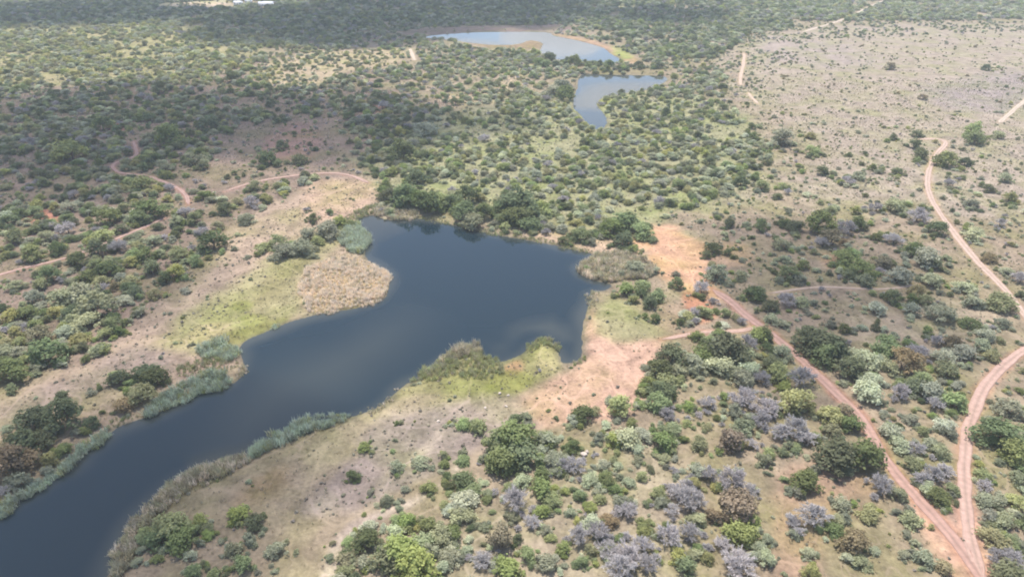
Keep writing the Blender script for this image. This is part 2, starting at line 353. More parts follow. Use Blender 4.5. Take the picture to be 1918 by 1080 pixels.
# ------------------------------------------------------------------ tracks
def mat_track(name, rgb):
    m, t = new_mat(name); L = t.links.new
    out = N(t, 'OutputMaterial'); p = N(t, 'BsdfPrincipled'); p.inputs['Roughness'].default_value = .95; p.inputs['Specular IOR Level'].default_value = .1
    at = N(t, 'Attribute', attribute_name='rut'); geo = N(t, 'NewGeometry')
    n = N(t, 'TexNoise'); n.inputs['Scale'].default_value = .8; n.inputs['Detail'].default_value = 5; L(geo.outputs['Position'], n.inputs['Vector'])
    c = lin(rgb) * .56; c = c * 1.12 + .40 * (c.mean() * np.array([1.12, .97, .91]) * 1.12 - c * 1.12)
    mx = N(t, 'Mix', data_type='RGBA'); mx.inputs[6].default_value = (*(c * np.array([.80, .84, .82])), 1); mx.inputs[7].default_value = (*np.minimum(c * 1.12, 1), 1)
    L(at.outputs['Fac'], mx.inputs[0])
    r = N(t, 'MapRange'); r.inputs[1].default_value = .3; r.inputs[2].default_value = .7; r.inputs[3].default_value = .84; r.inputs[4].default_value = 1.12; L(n.outputs[0], r.inputs[0])
    vm = N(t, 'VectorMath', operation='SCALE'); L(mx.outputs[2], vm.inputs[0]); L(r.outputs[0], vm.inputs['Scale'])
    L(vm.outputs[0], p.inputs['Base Color'])
    b = N(t, 'Bump'); b.inputs['Strength'].default_value = .4; b.inputs['Distance'].default_value = .12; L(n.outputs[0], b.inputs['Height']); L(b.outputs[0], p.inputs['Normal'])
    L(p.outputs[0], out.inputs[0]); return m
def build_track(name, P, wd, rgb, label, lift):
    seg = np.linalg.norm(np.diff(P, axis=0), axis=1); s = np.concatenate([[0], np.cumsum(seg)])
    n = max(4, int(s[-1] / 1.0)); q = np.linspace(0, s[-1], n)
    C = np.stack([np.interp(q, s, P[:, 0]), np.interp(q, s, P[:, 1])], 1)
    T = np.gradient(C, axis=0); T /= np.linalg.norm(T, axis=1)[:, None]; Nn = np.stack([-T[:, 1], T[:, 0]], 1)
    acr = np.array([-1, -.97, -.72, -.45, -.2, 0, .2, .45, .72, .97, 1.0]); prof = np.array([-.25, .0, .01, -.01, .015, .03, .015, -.01, .01, 0, -.25])
    rut = np.array([.15, .25, .8, 1, .5, .0, .5, 1, .8, .25, .15])
    taper = np.clip(np.minimum(q, s[-1] - q) / 4 + .15, .15, 1)
    wl = wd / 2 * (1 + .5 * fbm(C[:, 0], C[:, 1], 9, 61, 4)) * taper; wr = wd / 2 * (1 + .5 * fbm(C[:, 0], C[:, 1], 9, 67, 4)) * taper
    V, A = [], []
    for i, a in enumerate(acr):
        pos = C + Nn * (a * np.where(a < 0, wl, wr))[:, None]
        z = height(pos[:, 0], pos[:, 1]) + lift + prof[i]
        V.append(np.column_stack([pos, z])); A.append(np.full(n, rut[i]))
    V = np.stack(V, 1).reshape(-1, 3); A = np.stack(A, 1).ravel(); k = len(acr)
    idx = np.arange(n * k).reshape(n, k)
    F = np.stack([idx[:-1, :-1], idx[1:, :-1], idx[1:, 1:], idx[:-1, 1:]], -1).reshape(-1, 4)[:, ::-1]
    me = mesh_np(name, V, F, mat_track(name + '_dirt', rgb), True)
    me.attributes.new('rut', 'FLOAT', 'POINT').data.foreach_set('value', A.astype(np.float32))
    return tag(link(name, me), label, 'path' if 'path' in name else 'dirt track', kind='structure')
for i, (k, v) in enumerate(ROADS.items()):
    build_track(k, RP[k], v[1], v[2], v[3], .06 + .008 * i)

# ------------------------------------------------------------------ plant materials
def mat_leaf(name, rgb, var=.22, hue=.035, trans=.25):
    m, t = new_mat(name); L = t.links.new
    out = N(t, 'OutputMaterial'); d = N(t, 'BsdfDiffuse'); tr = N(t, 'BsdfTranslucent'); mix = N(t, 'MixShader'); mix.inputs[0].default_value = trans
    at = N(t, 'Attribute', attribute_name='tint'); oi = N(t, 'ObjectInfo')
    hs = N(t, 'HueSaturation'); hs.inputs['Color'].default_value = (*rgb, 1)
    a1 = N(t, 'MapRange'); a1.inputs[3].default_value = .5 - hue; a1.inputs[4].default_value = .5 + hue; L(oi.outputs['Random'], a1.inputs[0]); L(a1.outputs[0], hs.inputs['Hue'])
    m7 = N(t, 'Math', operation='MULTIPLY'); m7.inputs[1].default_value = 7.31; L(oi.outputs['Random'], m7.inputs[0])
    fr = N(t, 'Math', operation='FRACT'); L(m7.outputs[0], fr.inputs[0])
    a2 = N(t, 'MapRange'); a2.inputs[3].default_value = 1 - var; a2.inputs[4].default_value = 1 + var; L(fr.outputs[0], a2.inputs[0])
    a3 = N(t, 'MapRange'); a3.inputs[3].default_value = .72; a3.inputs[4].default_value = 1.28; L(at.outputs['Fac'], a3.inputs[0])
    mu = N(t, 'Math', operation='MULTIPLY'); L(a2.outputs[0], mu.inputs[0]); L(a3.outputs[0], mu.inputs[1]); L(mu.outputs[0], hs.inputs['Value'])
    m3 = N(t, 'Math', operation='MULTIPLY'); m3.inputs[1].default_value = 3.7; L(oi.outputs['Random'], m3.inputs[0])
    f3 = N(t, 'Math', operation='FRACT'); L(m3.outputs[0], f3.inputs[0])
    a4 = N(t, 'MapRange'); a4.inputs[3].default_value = .72; a4.inputs[4].default_value = 1.12; L(f3.outputs[0], a4.inputs[0]); L(a4.outputs[0], hs.inputs['Saturation'])
    L(hs.outputs[0], d.inputs[0]); L(hs.outputs[0], tr.inputs[0]); L(d.outputs[0], mix.inputs[1]); L(tr.outputs[0], mix.inputs[2]); L(mix.outputs[0], out.inputs[0])
    return m
MBARK = mat_leaf('grey_brown_bark', (.16, .12, .09), .15, .01, 0)
SPEC = {  # kind: material rgb, height/width, noun, look, category
 'dg': ((.190, .220, .100), .74, 'dark_green_tree', 'dark green tree', 'tree'),
 'mg': ((.305, .345, .145), .68, 'leafy_green_bush', 'leafy green bush', 'bush'),
 'yg': ((.380, .375, .160), .68, 'yellow_green_bush', 'yellow green bush', 'bush'),
 'ps': ((.460, .475, .320), .60, 'silvery_tree', 'silvery layered tree', 'tree'),
 'gr': ((.440, .405, .395), .66, 'bare_grey_tree', 'leafless grey tree', 'tree'),
 'br': ((.340, .280, .165), .74, 'russet_bush', 'russet bush', 'bush'),
 'sg': ((.345, .355, .225), .62, 'grey_green_shrub', 'grey green shrub', 'shrub'),
}
MATS = {k: mat_leaf(v[2] + '_leaves', v[0], *((.14, .012, .1) if k == 'gr' else (.24, .025, .5))) for k, v in SPEC.items()}

# ------------------------------------------------------------------ plant prototypes (crown diameter 1)
def tube(V, F, p, q, r0, r1, k=5):
    p, q = np.array(p, float), np.array(q, float); a = q - p; a = a / (np.linalg.norm(a) + 1e-9)
    u = np.cross(a, [0, 0, 1.0] if abs(a[2]) < .9 else [1.0, 0, 0]); u /= np.linalg.norm(u); v = np.cross(a, u); b = len(V)
    for c, r in ((p, r0), (q, r1)):
        for i in range(k):
            an = 2 * math.pi * i / k; V.append(c + r * (math.cos(an) * u + math.sin(an) * v))
    for i in range(k): j = (i + 1) % k; F.append((b + i, b + j, b + k + j, b + k + i))
def make_trunk(kind, seed, hr):
    g = np.random.default_rng(seed); V, F = [], []
    n = 1 if kind in ('dg', 'gr') else int(g.integers(2, 4))
    for s in range(n):
        a0 = g.uniform(0, 6.28); base = np.array([math.cos(a0), math.sin(a0), 0]) * (.02 if n == 1 else .05)
        base[2] = -.06
        top = np.array([math.cos(a0) * .06 * n, math.sin(a0) * .06 * n, hr * .38]); r = .035 if n == 1 else .024
        mid = (base + top) / 2 + g.normal(0, .012, 3)
        tube(V, F, base, mid, r, r * .8, 7); tube(V, F, mid, top, r * .8, r * .62, 7)
        for i in range(5 if n == 1 else 3):
            a = a0 * (n > 1) + g.uniform(-1, 1) * (3.14 if n == 1 else 1.2); e = g.uniform(.16, .34)
            st = mid + (top - mid) * g.uniform(.4, 1)
            en = np.array([math.cos(a) * e, math.sin(a) * e, hr * g.uniform(.52, .8)]); kn = (st + en) / 2 + np.array([0, 0, -.02])
            tube(V, F, st, kn, r * .5, r * .38, 5); tube(V, F, kn, en, r * .38, r * .15, 5)
    return V, F
def crown_leaves(kind, seed, hr, nleaf=1300):
    g = np.random.default_rng(seed); lobes = []
    flat = {'ps': .5, 'sg': .75}.get(kind, .85)
    low = {'dg': .20, 'mg': .12, 'yg': .1, 'ps': .18, 'br': .1, 'sg': .06}[kind]
    nl = {'dg': 17, 'mg': 16, 'yg': 15, 'ps': 19, 'br': 14, 'sg': 14}[kind]
    for i in range(nl):
        a = 2.4 * i + g.uniform(-.5, .5); t = (i + .5) / nl
        rr = .37 * math.sqrt(1 - (1 - t) ** 2.2) * g.uniform(.72, 1.1)
        zz = hr * (low + (1 - low) * (1 - t ** 1.35) * g.uniform(.72, 1.0))
        rad = g.uniform(.14, .22) * (1.1 if t < .3 else 1)
        lobes.append((np.array([math.cos(a) * rr, math.sin(a) * rr, max(zz - rad * flat * .7, hr * low * .6)]), rad, g.uniform(.15, .85)))
    lobes.append((np.array([0, 0, hr * .5]), .24, .4))
    ang, ecc = g.uniform(0, 3.14), g.uniform(.68, 1.0); off = g.normal(0, .05, 2)
    for l in lobes:                              # lopsided, stretched outlines with the odd bite taken out
        p = l[0]; q = p[0] * math.cos(ang) + p[1] * math.sin(ang); p[0] -= q * (1 - ecc) * math.cos(ang) + off[0] * p[2]; p[1] -= q * (1 - ecc) * math.sin(ang) + off[1] * p[2]
    bite = g.uniform(0, 6.28)
    lobes = [l for l in lobes if not (math.hypot(l[0][0], l[0][1]) > .2 and math.cos(math.atan2(l[0][1], l[0][0]) - bite) > .82)]
    for q in range(3):                           # stray outer sprays
        a = g.uniform(0, 6.28); lobes.append((np.array([math.cos(a) * .44, math.sin(a) * .44, hr * g.uniform(.12, .55)]), g.uniform(.06, .1), g.uniform(.2, .9)))
    wts = np.array([l[1] ** 2 for l in lobes]); cnt = (wts / wts.sum() * nleaf).astype(int)
    P, Nn, T = [], [], []
    for (c, rad, tn), k in zip(lobes, cnt):
        d = g.normal(size=(k, 3)); d[:, 2] = np.where(d[:, 2] < -.3, -d[:, 2], d[:, 2]); d /= np.linalg.norm(d, axis=1)[:, None]
        r = rad * g.uniform(.55, 1.12, (k, 1)) * (1 + .25 * np.sin(d[:, :1] * 7 + tn * 20) * np.sin(d[:, 1:2] * 6 + tn * 9))
        P.append(c + d * r * np.array([1, 1, flat])); Nn.append(d); T.append(np.clip(tn + g.normal(0, .22, k), 0, 1))
    P, D, T = np.concatenate(P), np.concatenate(Nn), np.concatenate(T)
    keep = P[:, 2] > hr * low * .25; P, D, T = P[keep], D[keep], T[keep]
    n = len(P); nv = D * 1.0 + g.normal(0, .42, (n, 3)) + np.array([0, 0, .45]); nv /= np.linalg.norm(nv, axis=1)[:, None]
    u = np.cross(nv, g.normal(size=(n, 3))); u /= np.linalg.norm(u, axis=1)[:, None]; v = np.cross(nv, u)
    s = g.uniform(.028, .050, (n, 1)); s2 = s * g.uniform(.55, .9, (n, 1))
    V = np.stack([P - u * s, P - v * s2 + nv * .006, P + u * s, P + v * s2 - nv * .006], 1).reshape(-1, 3)
    F = np.arange(4 * n).reshape(-1, 4)
    return V, F, np.repeat(T, 4)
def crown_twigs(seed, hr, nt=5200):
    g = np.random.default_rng(seed); V, F = [], []
    ends = []
    for i in range(20):                      # main limbs
        a = 2.4 * i + g.uniform(-.4, .4); el = g.uniform(.12, 1.45)
        st = np.array([0, 0, hr * g.uniform(.22, .36)]); ln = g.uniform(.26, .36)
        en = st + ln * np.array([math.cos(a) * math.cos(el), math.sin(a) * math.cos(el), math.sin(el) * hr * 1.25])
        kn = (st + en) / 2 + g.normal(0, .02, 3); tube(V, F, st, kn, .014, .010, 4); tube(V, F, kn, en, .010, .006, 4)
        for j in range(9):
            dv = (en - st) / np.linalg.norm(en - st) + g.normal(0, .55, 3); dv /= np.linalg.norm(dv)
            s2 = kn + (en - kn) * g.uniform(.0, 1); e2 = s2 + dv * g.uniform(.10, .2)
            r_ = math.hypot(e2[0], e2[1])
            if r_ > .46: e2[:2] *= .46 / r_
            e2[2] = min(max(e2[2], hr * .2), hr * .95)
            tube(V, F, s2, e2, .006, .0035, 3); ends.append((s2, e2))
    V = np.array(V); F4 = np.array(F)
    E = np.array([ends[i] for i in g.integers(0, len(ends), nt)]); st = E[:, 0] + (E[:, 1] - E[:, 0]) * g.uniform(.2, 1.05, (nt, 1))
    dv = (E[:, 1] - E[:, 0]) / np.linalg.norm(E[:, 1] - E[:, 0], axis=1)[:, None] + g.normal(0, .75, (nt, 3)) + np.array([0, 0, .25])
    dv /= np.linalg.norm(dv, axis=1)[:, None]; en = st + dv * g.uniform(.035, .085, (nt, 1))
    sd_ = np.cross(dv, g.normal(size=(nt, 3))); sd_ /= np.linalg.norm(sd_, axis=1)[:, None]
    wv = sd_ * g.uniform(.004, .007, (nt, 1)); up = np.cross(dv, sd_) * .006
    md = (st + en) / 2 + up
    V2 = np.stack([st - wv, md - wv * .8, en, md + wv * .8], 1).reshape(-1, 3); F2 = np.arange(4 * nt).reshape(-1, 4) + len(V)
    T = np.concatenate([np.full(len(V), .25), np.repeat(np.clip(g.normal(.55, .2, nt), 0, 1), 4)])
    return np.vstack([V, V2]), np.vstack([F4, F2]), T
PROTO = {}                                    # kind -> list of (crown mesh, trunk mesh, joined mesh)
NVAR = 8
for ki, (k, sp) in enumerate(SPEC.items()):
    lst = []
    for v in range(NVAR):
        hr = sp[1] * (.82 + .05 * v)
        cv, cf, ct = crown_twigs(100 * ki + v, hr) if k == 'gr' else crown_leaves(k, 100 * ki + v, hr)
        tv, tf = make_trunk(k, 100 * ki + v + 50, hr)
        if k == 'gr': tv, tf = [np.array(p) * np.array([.8, .8, .9]) for p in tv], tf
        cm = mesh_np(sp[2] + '_crown', cv, cf, MATS[k]); cm.attributes.new('tint', 'FLOAT', 'POINT').data.foreach_set('value', ct.astype(np.float32))
        tm = mesh_np(sp[2] + '_trunk', tv, tf, MBARK, True); tm.attributes.new('tint', 'FLOAT', 'POINT').data.foreach_set('value', np.full(len(tv), .5, np.float32))
        jm = mesh_np(sp[2] + '_whole', np.vstack([cv, tv]), np.vstack([cf, np.array(tf) + len(cv)]), MATS[k]); jm.materials.append(MBARK)
        jm.attributes.new('tint', 'FLOAT', 'POINT').data.foreach_set('value', np.concatenate([ct, np.full(len(tv), .5)]).astype(np.float32))
        jm.polygons.foreach_set('material_index', np.concatenate([np.zeros(len(cf)), np.ones(len(tf))]).astype(np.int32))
        lst.append((cm, tm, jm, hr))
    PROTO[k] = lst

# ------------------------------------------------------------------ scatter of uncountable growth (geometry nodes)
def scatter(name, pts, rot, scl, idx, meshes, label, cat):
    """one object whose points carry copies of the given meshes"""
    me = bpy.data.meshes.new(name); n = len(pts)
    me.vertices.add(n); me.vertices.foreach_set('co', np.asarray(pts, np.float32).ravel())
    me.attributes.new('rot', 'FLOAT_VECTOR', 'POINT').data.foreach_set('vector', np.asarray(rot, np.float32).ravel())
    me.attributes.new('scl', 'FLOAT_VECTOR', 'POINT').data.foreach_set('vector', np.asarray(scl, np.float32).ravel())
    me.attributes.new('idx', 'INT', 'POINT').data.foreach_set('value', np.asarray(idx, np.int32))
    o = link(name, me)
    g = bpy.data.node_groups.new(name, 'GeometryNodeTree'); L = g.links.new
    g.interface.new_socket('Geometry', in_out='INPUT', socket_type='NodeSocketGeometry'); g.interface.new_socket('Geometry', in_out='OUTPUT', socket_type='NodeSocketGeometry')
    i = g.nodes.new('NodeGroupInput'); out = g.nodes.new('NodeGroupOutput'); ip = g.nodes.new('GeometryNodeInstanceOnPoints'); gi = g.nodes.new('GeometryNodeGeometryToInstance')
    for mm in reversed(meshes):
        po = bpy.data.objects.new(mm.name + '_source', mm)
        oi = g.nodes.new('GeometryNodeObjectInfo'); oi.inputs['Object'].default_value = po; oi.inputs['As Instance'].default_value = False
        L(oi.outputs['Geometry'], gi.inputs[0])
    def at(nm, ty):
        a = g.nodes.new('GeometryNodeInputNamedAttribute'); a.data_type = ty; a.inputs['Name'].default_value = nm; return [s for s in a.outputs if s.enabled][0]
    L(i.outputs[0], ip.inputs['Points']); L(gi.outputs[0], ip.inputs['Instance']); ip.inputs['Pick Instance'].default_value = True
    L(at('idx', 'INT'), ip.inputs['Instance Index']); L(at('rot', 'FLOAT_VECTOR'), ip.inputs['Rotation']); L(at('scl', 'FLOAT_VECTOR'), ip.inputs['Scale'])
    L(ip.outputs[0], out.inputs[0])
    md = o.modifiers.new('scatter', 'NODES'); md.node_group = g
    return tag(o, label, cat, kind='stuff')

# ------------------------------------------------------------------ trees and bushes read off the photograph
# crop origin, then (x, y, width) at 3x magnification of crown centres
HAND = [
 ((1278, 720), {
  'dg': '950,220,130 880,400,240 1030,400,210 700,545,160 1310,10,120 1440,620,130 1740,270,210',
  'br': '985,140,100 965,870,190 310,680,230 270,310,170 1470,1020,110',
  'gr': '740,725,220 40,640,200 30,570,120 40,840,150 230,890,140 320,1010,260 290,540,190 380,590,120 150,500,130 650,240,190 560,260,160 480,130,170 450,200,130 350,80,180 700,300,150 390,330,100 150,100,120 1230,40,140 1420,110,120 1320,360,130 1120,560,160 1300,540,130 1420,500,140 1480,480,120 1700,570,110 1740,960,140 1860,960,150 1900,1040,80',
  'sg': '640,600,90 900,670,120 920,750,80 1010,990,110 620,840,70 515,995,50 490,870,80 70,760,110 70,950,110 300,150,110 350,240,150 470,430,90 1290,190,100 1120,100,60 1130,180,50 1400,330,110 1500,270,100 1450,380,110 1210,620,100 1290,750,130 1255,840,60 1310,890,60 1250,960,70 1370,970,130 1840,130,150 1680,640,120 1780,640,110 1880,520,100 1820,770,140 1900,900,80 1890,300,110',
  'yg': '1050,720,130 720,1040,110 140,970,90 60,560,90 640,90,200 830,180,150 840,260,110 140,230,70 100,330,110 1880,660,120 1740,850,170',
  'mg': '860,810,120 380,760,120 330,830,200 20,1020,130 310,340,90 20,210,60 560,380,70 40,120,80 1530,90,160 1525,590,90 1860,370,190 1690,500,100 1840,870,110 1790,1050,200 640,370,60',
  'ps': '710,940,90 430,910,90 80,480,110 1050,40,190 1400,40,170 1180,260,130 1220,330,140 1480,240,120 1390,590,110 1720,740,100'}),
 ((640, 720), {
  'dg': '1360,165,120 1300,350,90 680,530,130 130,870,150 620,830,110 990,870,60 1790,30,150 65,515,70 310,215,30 1205,190,30 500,620,30',
  'mg': '970,300,260 1010,380,240 870,330,160 900,440,200 740,590,110 1130,590,150 1180,640,120 1120,720,90 1040,960,110 940,1030,180 1250,920,90 370,770,110 330,930,260 250,980,200 440,900,170 420,1020,240 1350,1000,80 1700,790,100 1770,610,90 1490,530,110 1540,580,90 1340,630,80 1400,690,80 1800,320,160 1540,310,120 1780,90,150 1870,250,110 130,350,80 680,215,100',
  'yg': '1570,130,150 480,790,110 1400,930,80 1700,830,90 1890,960,120 570,400,60',
  'sg': '1150,300,150 1300,200,90 1210,430,170 680,730,160 950,750,90 1150,820,70 800,800,70 560,850,170 600,960,150 700,930,90 120,1000,100 1580,660,120 1610,550,80 1430,610,60 1290,720,70 1440,300,80 1800,410,90 1660,420,70 440,430,110 300,460,90 250,650,90 165,605,50 680,380,60',
  'gr': '1310,450,140 1240,460,120 980,650,200 1070,770,120 790,980,150 1340,850,160 1450,830,160 1500,920,160 1620,950,200 1690,900,150 1560,1020,220 1720,1000,150 1600,700,150 1880,600,130 1860,700,100 1840,850,170 1830,160,120',
  'ps': '690,660,180 1010,540,110 1160,1010,140 150,790,110 300,830,120 1400,780,120 1480,460,90 1400,530,110 1600,300,170 1700,280,120',
  'br': '890,870,170 1500,760,110'}),
 ((0, 720), {
  'dg': '180,190,190 370,190,190 240,310,120 350,70,70 890,850,160 1420,770,110 130,330,200',
  'br': '60,430,200 160,420,150 690,110,120 60,320,150',
  'yg': '790,50,180',
  'mg': '960,800,230 1010,850,200 1165,800,90 1345,720,130 1090,1040,100 1370,1010,130 1200,1070,100',
  'sg': '510,45,60 1400,870,90 1310,920,110 1550,920,130 1665,935,40 1850,970,60 1240,880,50 770,990,80'}),
 ((0, 360), {
  'dg': '40,155,100 610,135,130 850,100,160 820,150,110 320,310,110 545,325,110 430,385,120 80,250,110 1190,280,140 820,350,110 590,430,130 930,480,80 760,560,90 280,470,110 490,470,110 640,740,110 270,900,190 60,1010,170 660,1040,120 820,1000,140 870,1040,140 1760,145,60 1090,150,90 1260,90,100',
  'yg': '200,65,90 610,240,130 500,270,80 190,365,130 740,390,90 720,490,110 980,450,110 870,570,80 560,500,90 310,670,100 60,700,110 440,820,130 210,790,150 30,850,90 1480,300,110 1220,185,80',
  'gr': '370,200,130 660,300,120 1410,50,100 1040,110,110 1720,95,50',
  'sg': '380,80,110 250,250,100 740,250,90 860,270,100 80,520,100 370,580,180 450,560,170 540,640,200 480,710,190 210,600,100 1590,330,150 1690,310,150 1730,240,100 1830,210,150 1380,150,100 1330,235,40 1390,360,40 1320,315,40',
  'mg': '1010,340,120 1100,380,90 850,420,130 150,680,120 590,790,100 1850,110,50 1560,280,110',
  'ps': '360,790,110 700,600,110 1480,80,60',
  'br': '640,530,60'}),
 ((640, 360), {
  'dg': '350,30,150 270,20,110 420,40,130 480,60,160 540,40,120 620,60,110 660,90,100 700,110,150 790,120,110 900,90,120 930,60,140 1000,60,210 1060,110,150 1000,130,150 960,140,140 1060,170,130 1350,240,110 1590,160,160 1510,200,130 1590,270,120 1735,620,90 1705,695,40 1765,710,60 1885,520,70 1900,730,50 1850,930,150 1790,1000,150 700,20,120 240,10,90',
  'mg': '560,50,120 1000,30,150 1110,90,120 1680,210,150 1640,310,80 1680,530,120 1600,540,120 1780,580,100 1820,1060,150',
  'sg': '720,150,150 590,75,90 1170,190,90 860,175,60 1410,275,70 1760,435,80 1880,460,50 1880,1000,140 1650,420,120 1660,705,25',
  'yg': '1640,600,70'}),
 ((1278, 360), {
  'dg': '175,315,90 135,350,60 265,175,70 440,190,80 570,175,70 640,190,100 770,170,150 980,180,90 530,265,50 1090,250,60 1440,205,110 680,410,70 600,460,110 1310,320,110 1400,390,110 1290,600,60 1180,595,90 190,665,50 400,570,110 430,550,60 500,640,90 740,850,210 850,880,160 770,910,160 700,800,130 940,990,160 250,890,200 130,900,150 500,960,110 70,790,80 1900,570,60 480,870,80',
  'gr': '930,200,130 790,280,110 1190,255,130 1330,130,140 1090,85,90 1110,440,70 170,440,110 130,530,120 170,610,60 590,600,130 785,540,50 1330,890,130 1430,840,90 1900,480,110 1790,170,80 370,840,130 450,1040,130 670,1040,180',
  'mg': '840,100,60 900,360,150 960,340,90 1000,430,150 940,460,90 1150,860,170 1270,850,80 1340,1050,130 1620,730,110 1800,610,170 540,1010,150',
  'sg': '360,180,60 560,290,100 1190,80,120 1030,490,110 575,380,70 650,480,110 550,490,70 200,460,130 325,470,80 660,610,100 510,710,90 570,740,80 830,740,70 740,620,60 1180,990,110 1800,730,100 1640,620,110 1630,65,90 1830,440,90 1480,370,60 340,910,150 300,1000,140 580,900,120',
  'ps': '1620,230,130 1240,470,150 1360,370,160 1390,500,120 1290,660,110 1090,660,110 1020,930,190 1060,1050,140 1450,690,150 1580,890,150 1470,930,130 1590,530,120 1680,860,110 1700,800,120 200,970,180 60,960,150 330,1050,130 370,990,140',
  'br': '840,260,130 1130,380,120 1320,550,100 1260,960,180 1520,840,110 1720,360,100',
  'yg': '970,105,60 1370,600,90 1480,1000,130 1760,920,100 1840,30,80'}),
 ((1278, 0), {
  'dg': '1650,780,100 1590,910,70 1340,870,90 1320,750,60 1185,770,50 1310,810,70 1210,960,60 1070,945,40 330,1020,80 790,960,70 1720,1060,60 1710,380,50',
  'mg': '1640,740,110 450,1040,90 560,1040,60 730,840,90',
  'yg': '1490,900,130 720,760,70',
  'sg': '1000,980,100 560,780,140 1810,1000,80 1780,760,70',
  'gr': '930,1010,90 1500,1030,80', 'br': '1355,545,50 1215,520,25 1170,370,60'}),
 ((0, 0), {
  'dg': '950,750,180 1180,690,130 580,700,90 840,660,80 1500,890,110 1680,890,90 1710,970,60 1580,820,60 900,500,80 1300,430,100',
  'yg': '380,850,180 790,890,80', 'mg': '800,1020,150 1430,1040,100', 'sg': '1130,890,80 920,940,100'}),
 ((640, 0), {
  'dg': '1165,310,80 1110,350,70 1310,352,75 1270,335,50 1420,357,40 1505,367,45 1670,372,45 1785,375,55 1200,365,50 420,1000,110 1260,520,110 345,860,150',
  'sg': '1050,345,60 1600,362,40 1720,385,26 1560,366,28 1225,370,40 1250,470,110 1200,500,120', 'ps': '470,720,140', 'gr': '800,770,90 230,590,80', 'mg': '1140,365,60'}),
]
TREES = []                                   # kind, x, y, width
for (ox, oy), d in HAND:
    for kind, s in d.items():
        for tok in s.split():
            a, b, wd = (float(v) / 3 for v in tok.split(','))
            px, py = ox + a, oy + b
            x, y = gp(px, py, 0.0)
            for _ in range(3):
                W = wd * (y * CP + CAM_H * SP) / FPX
                x, y = gp(px, py, .42 * SPEC[kind][1] * W)
            TREES.append((kind, x, y, W * (1.16 if kind == 'dg' else 1.06), 1))
def off_track(k, x, y, W, f):
    for nm, P_ in RP.items():
        d = segdist(P_, np.array([x]), np.array([y]), False)[0]; need = ROADS[nm][1] / 2 + .40 * W
        if d < need and d < 12:
            e = .05; gx = segdist(P_, np.array([x + e]), np.array([y]), False)[0] - d; gy = segdist(P_, np.array([x]), np.array([y + e]), False)[0] - d; L_ = math.hypot(gx, gy) + 1e-9
            x += gx / L_ * (need - d); y += gy / L_ * (need - d)
    return (k, x, y, W, f)
TREES = [off_track(*t) for t in TREES]
NHAND = len(TREES)

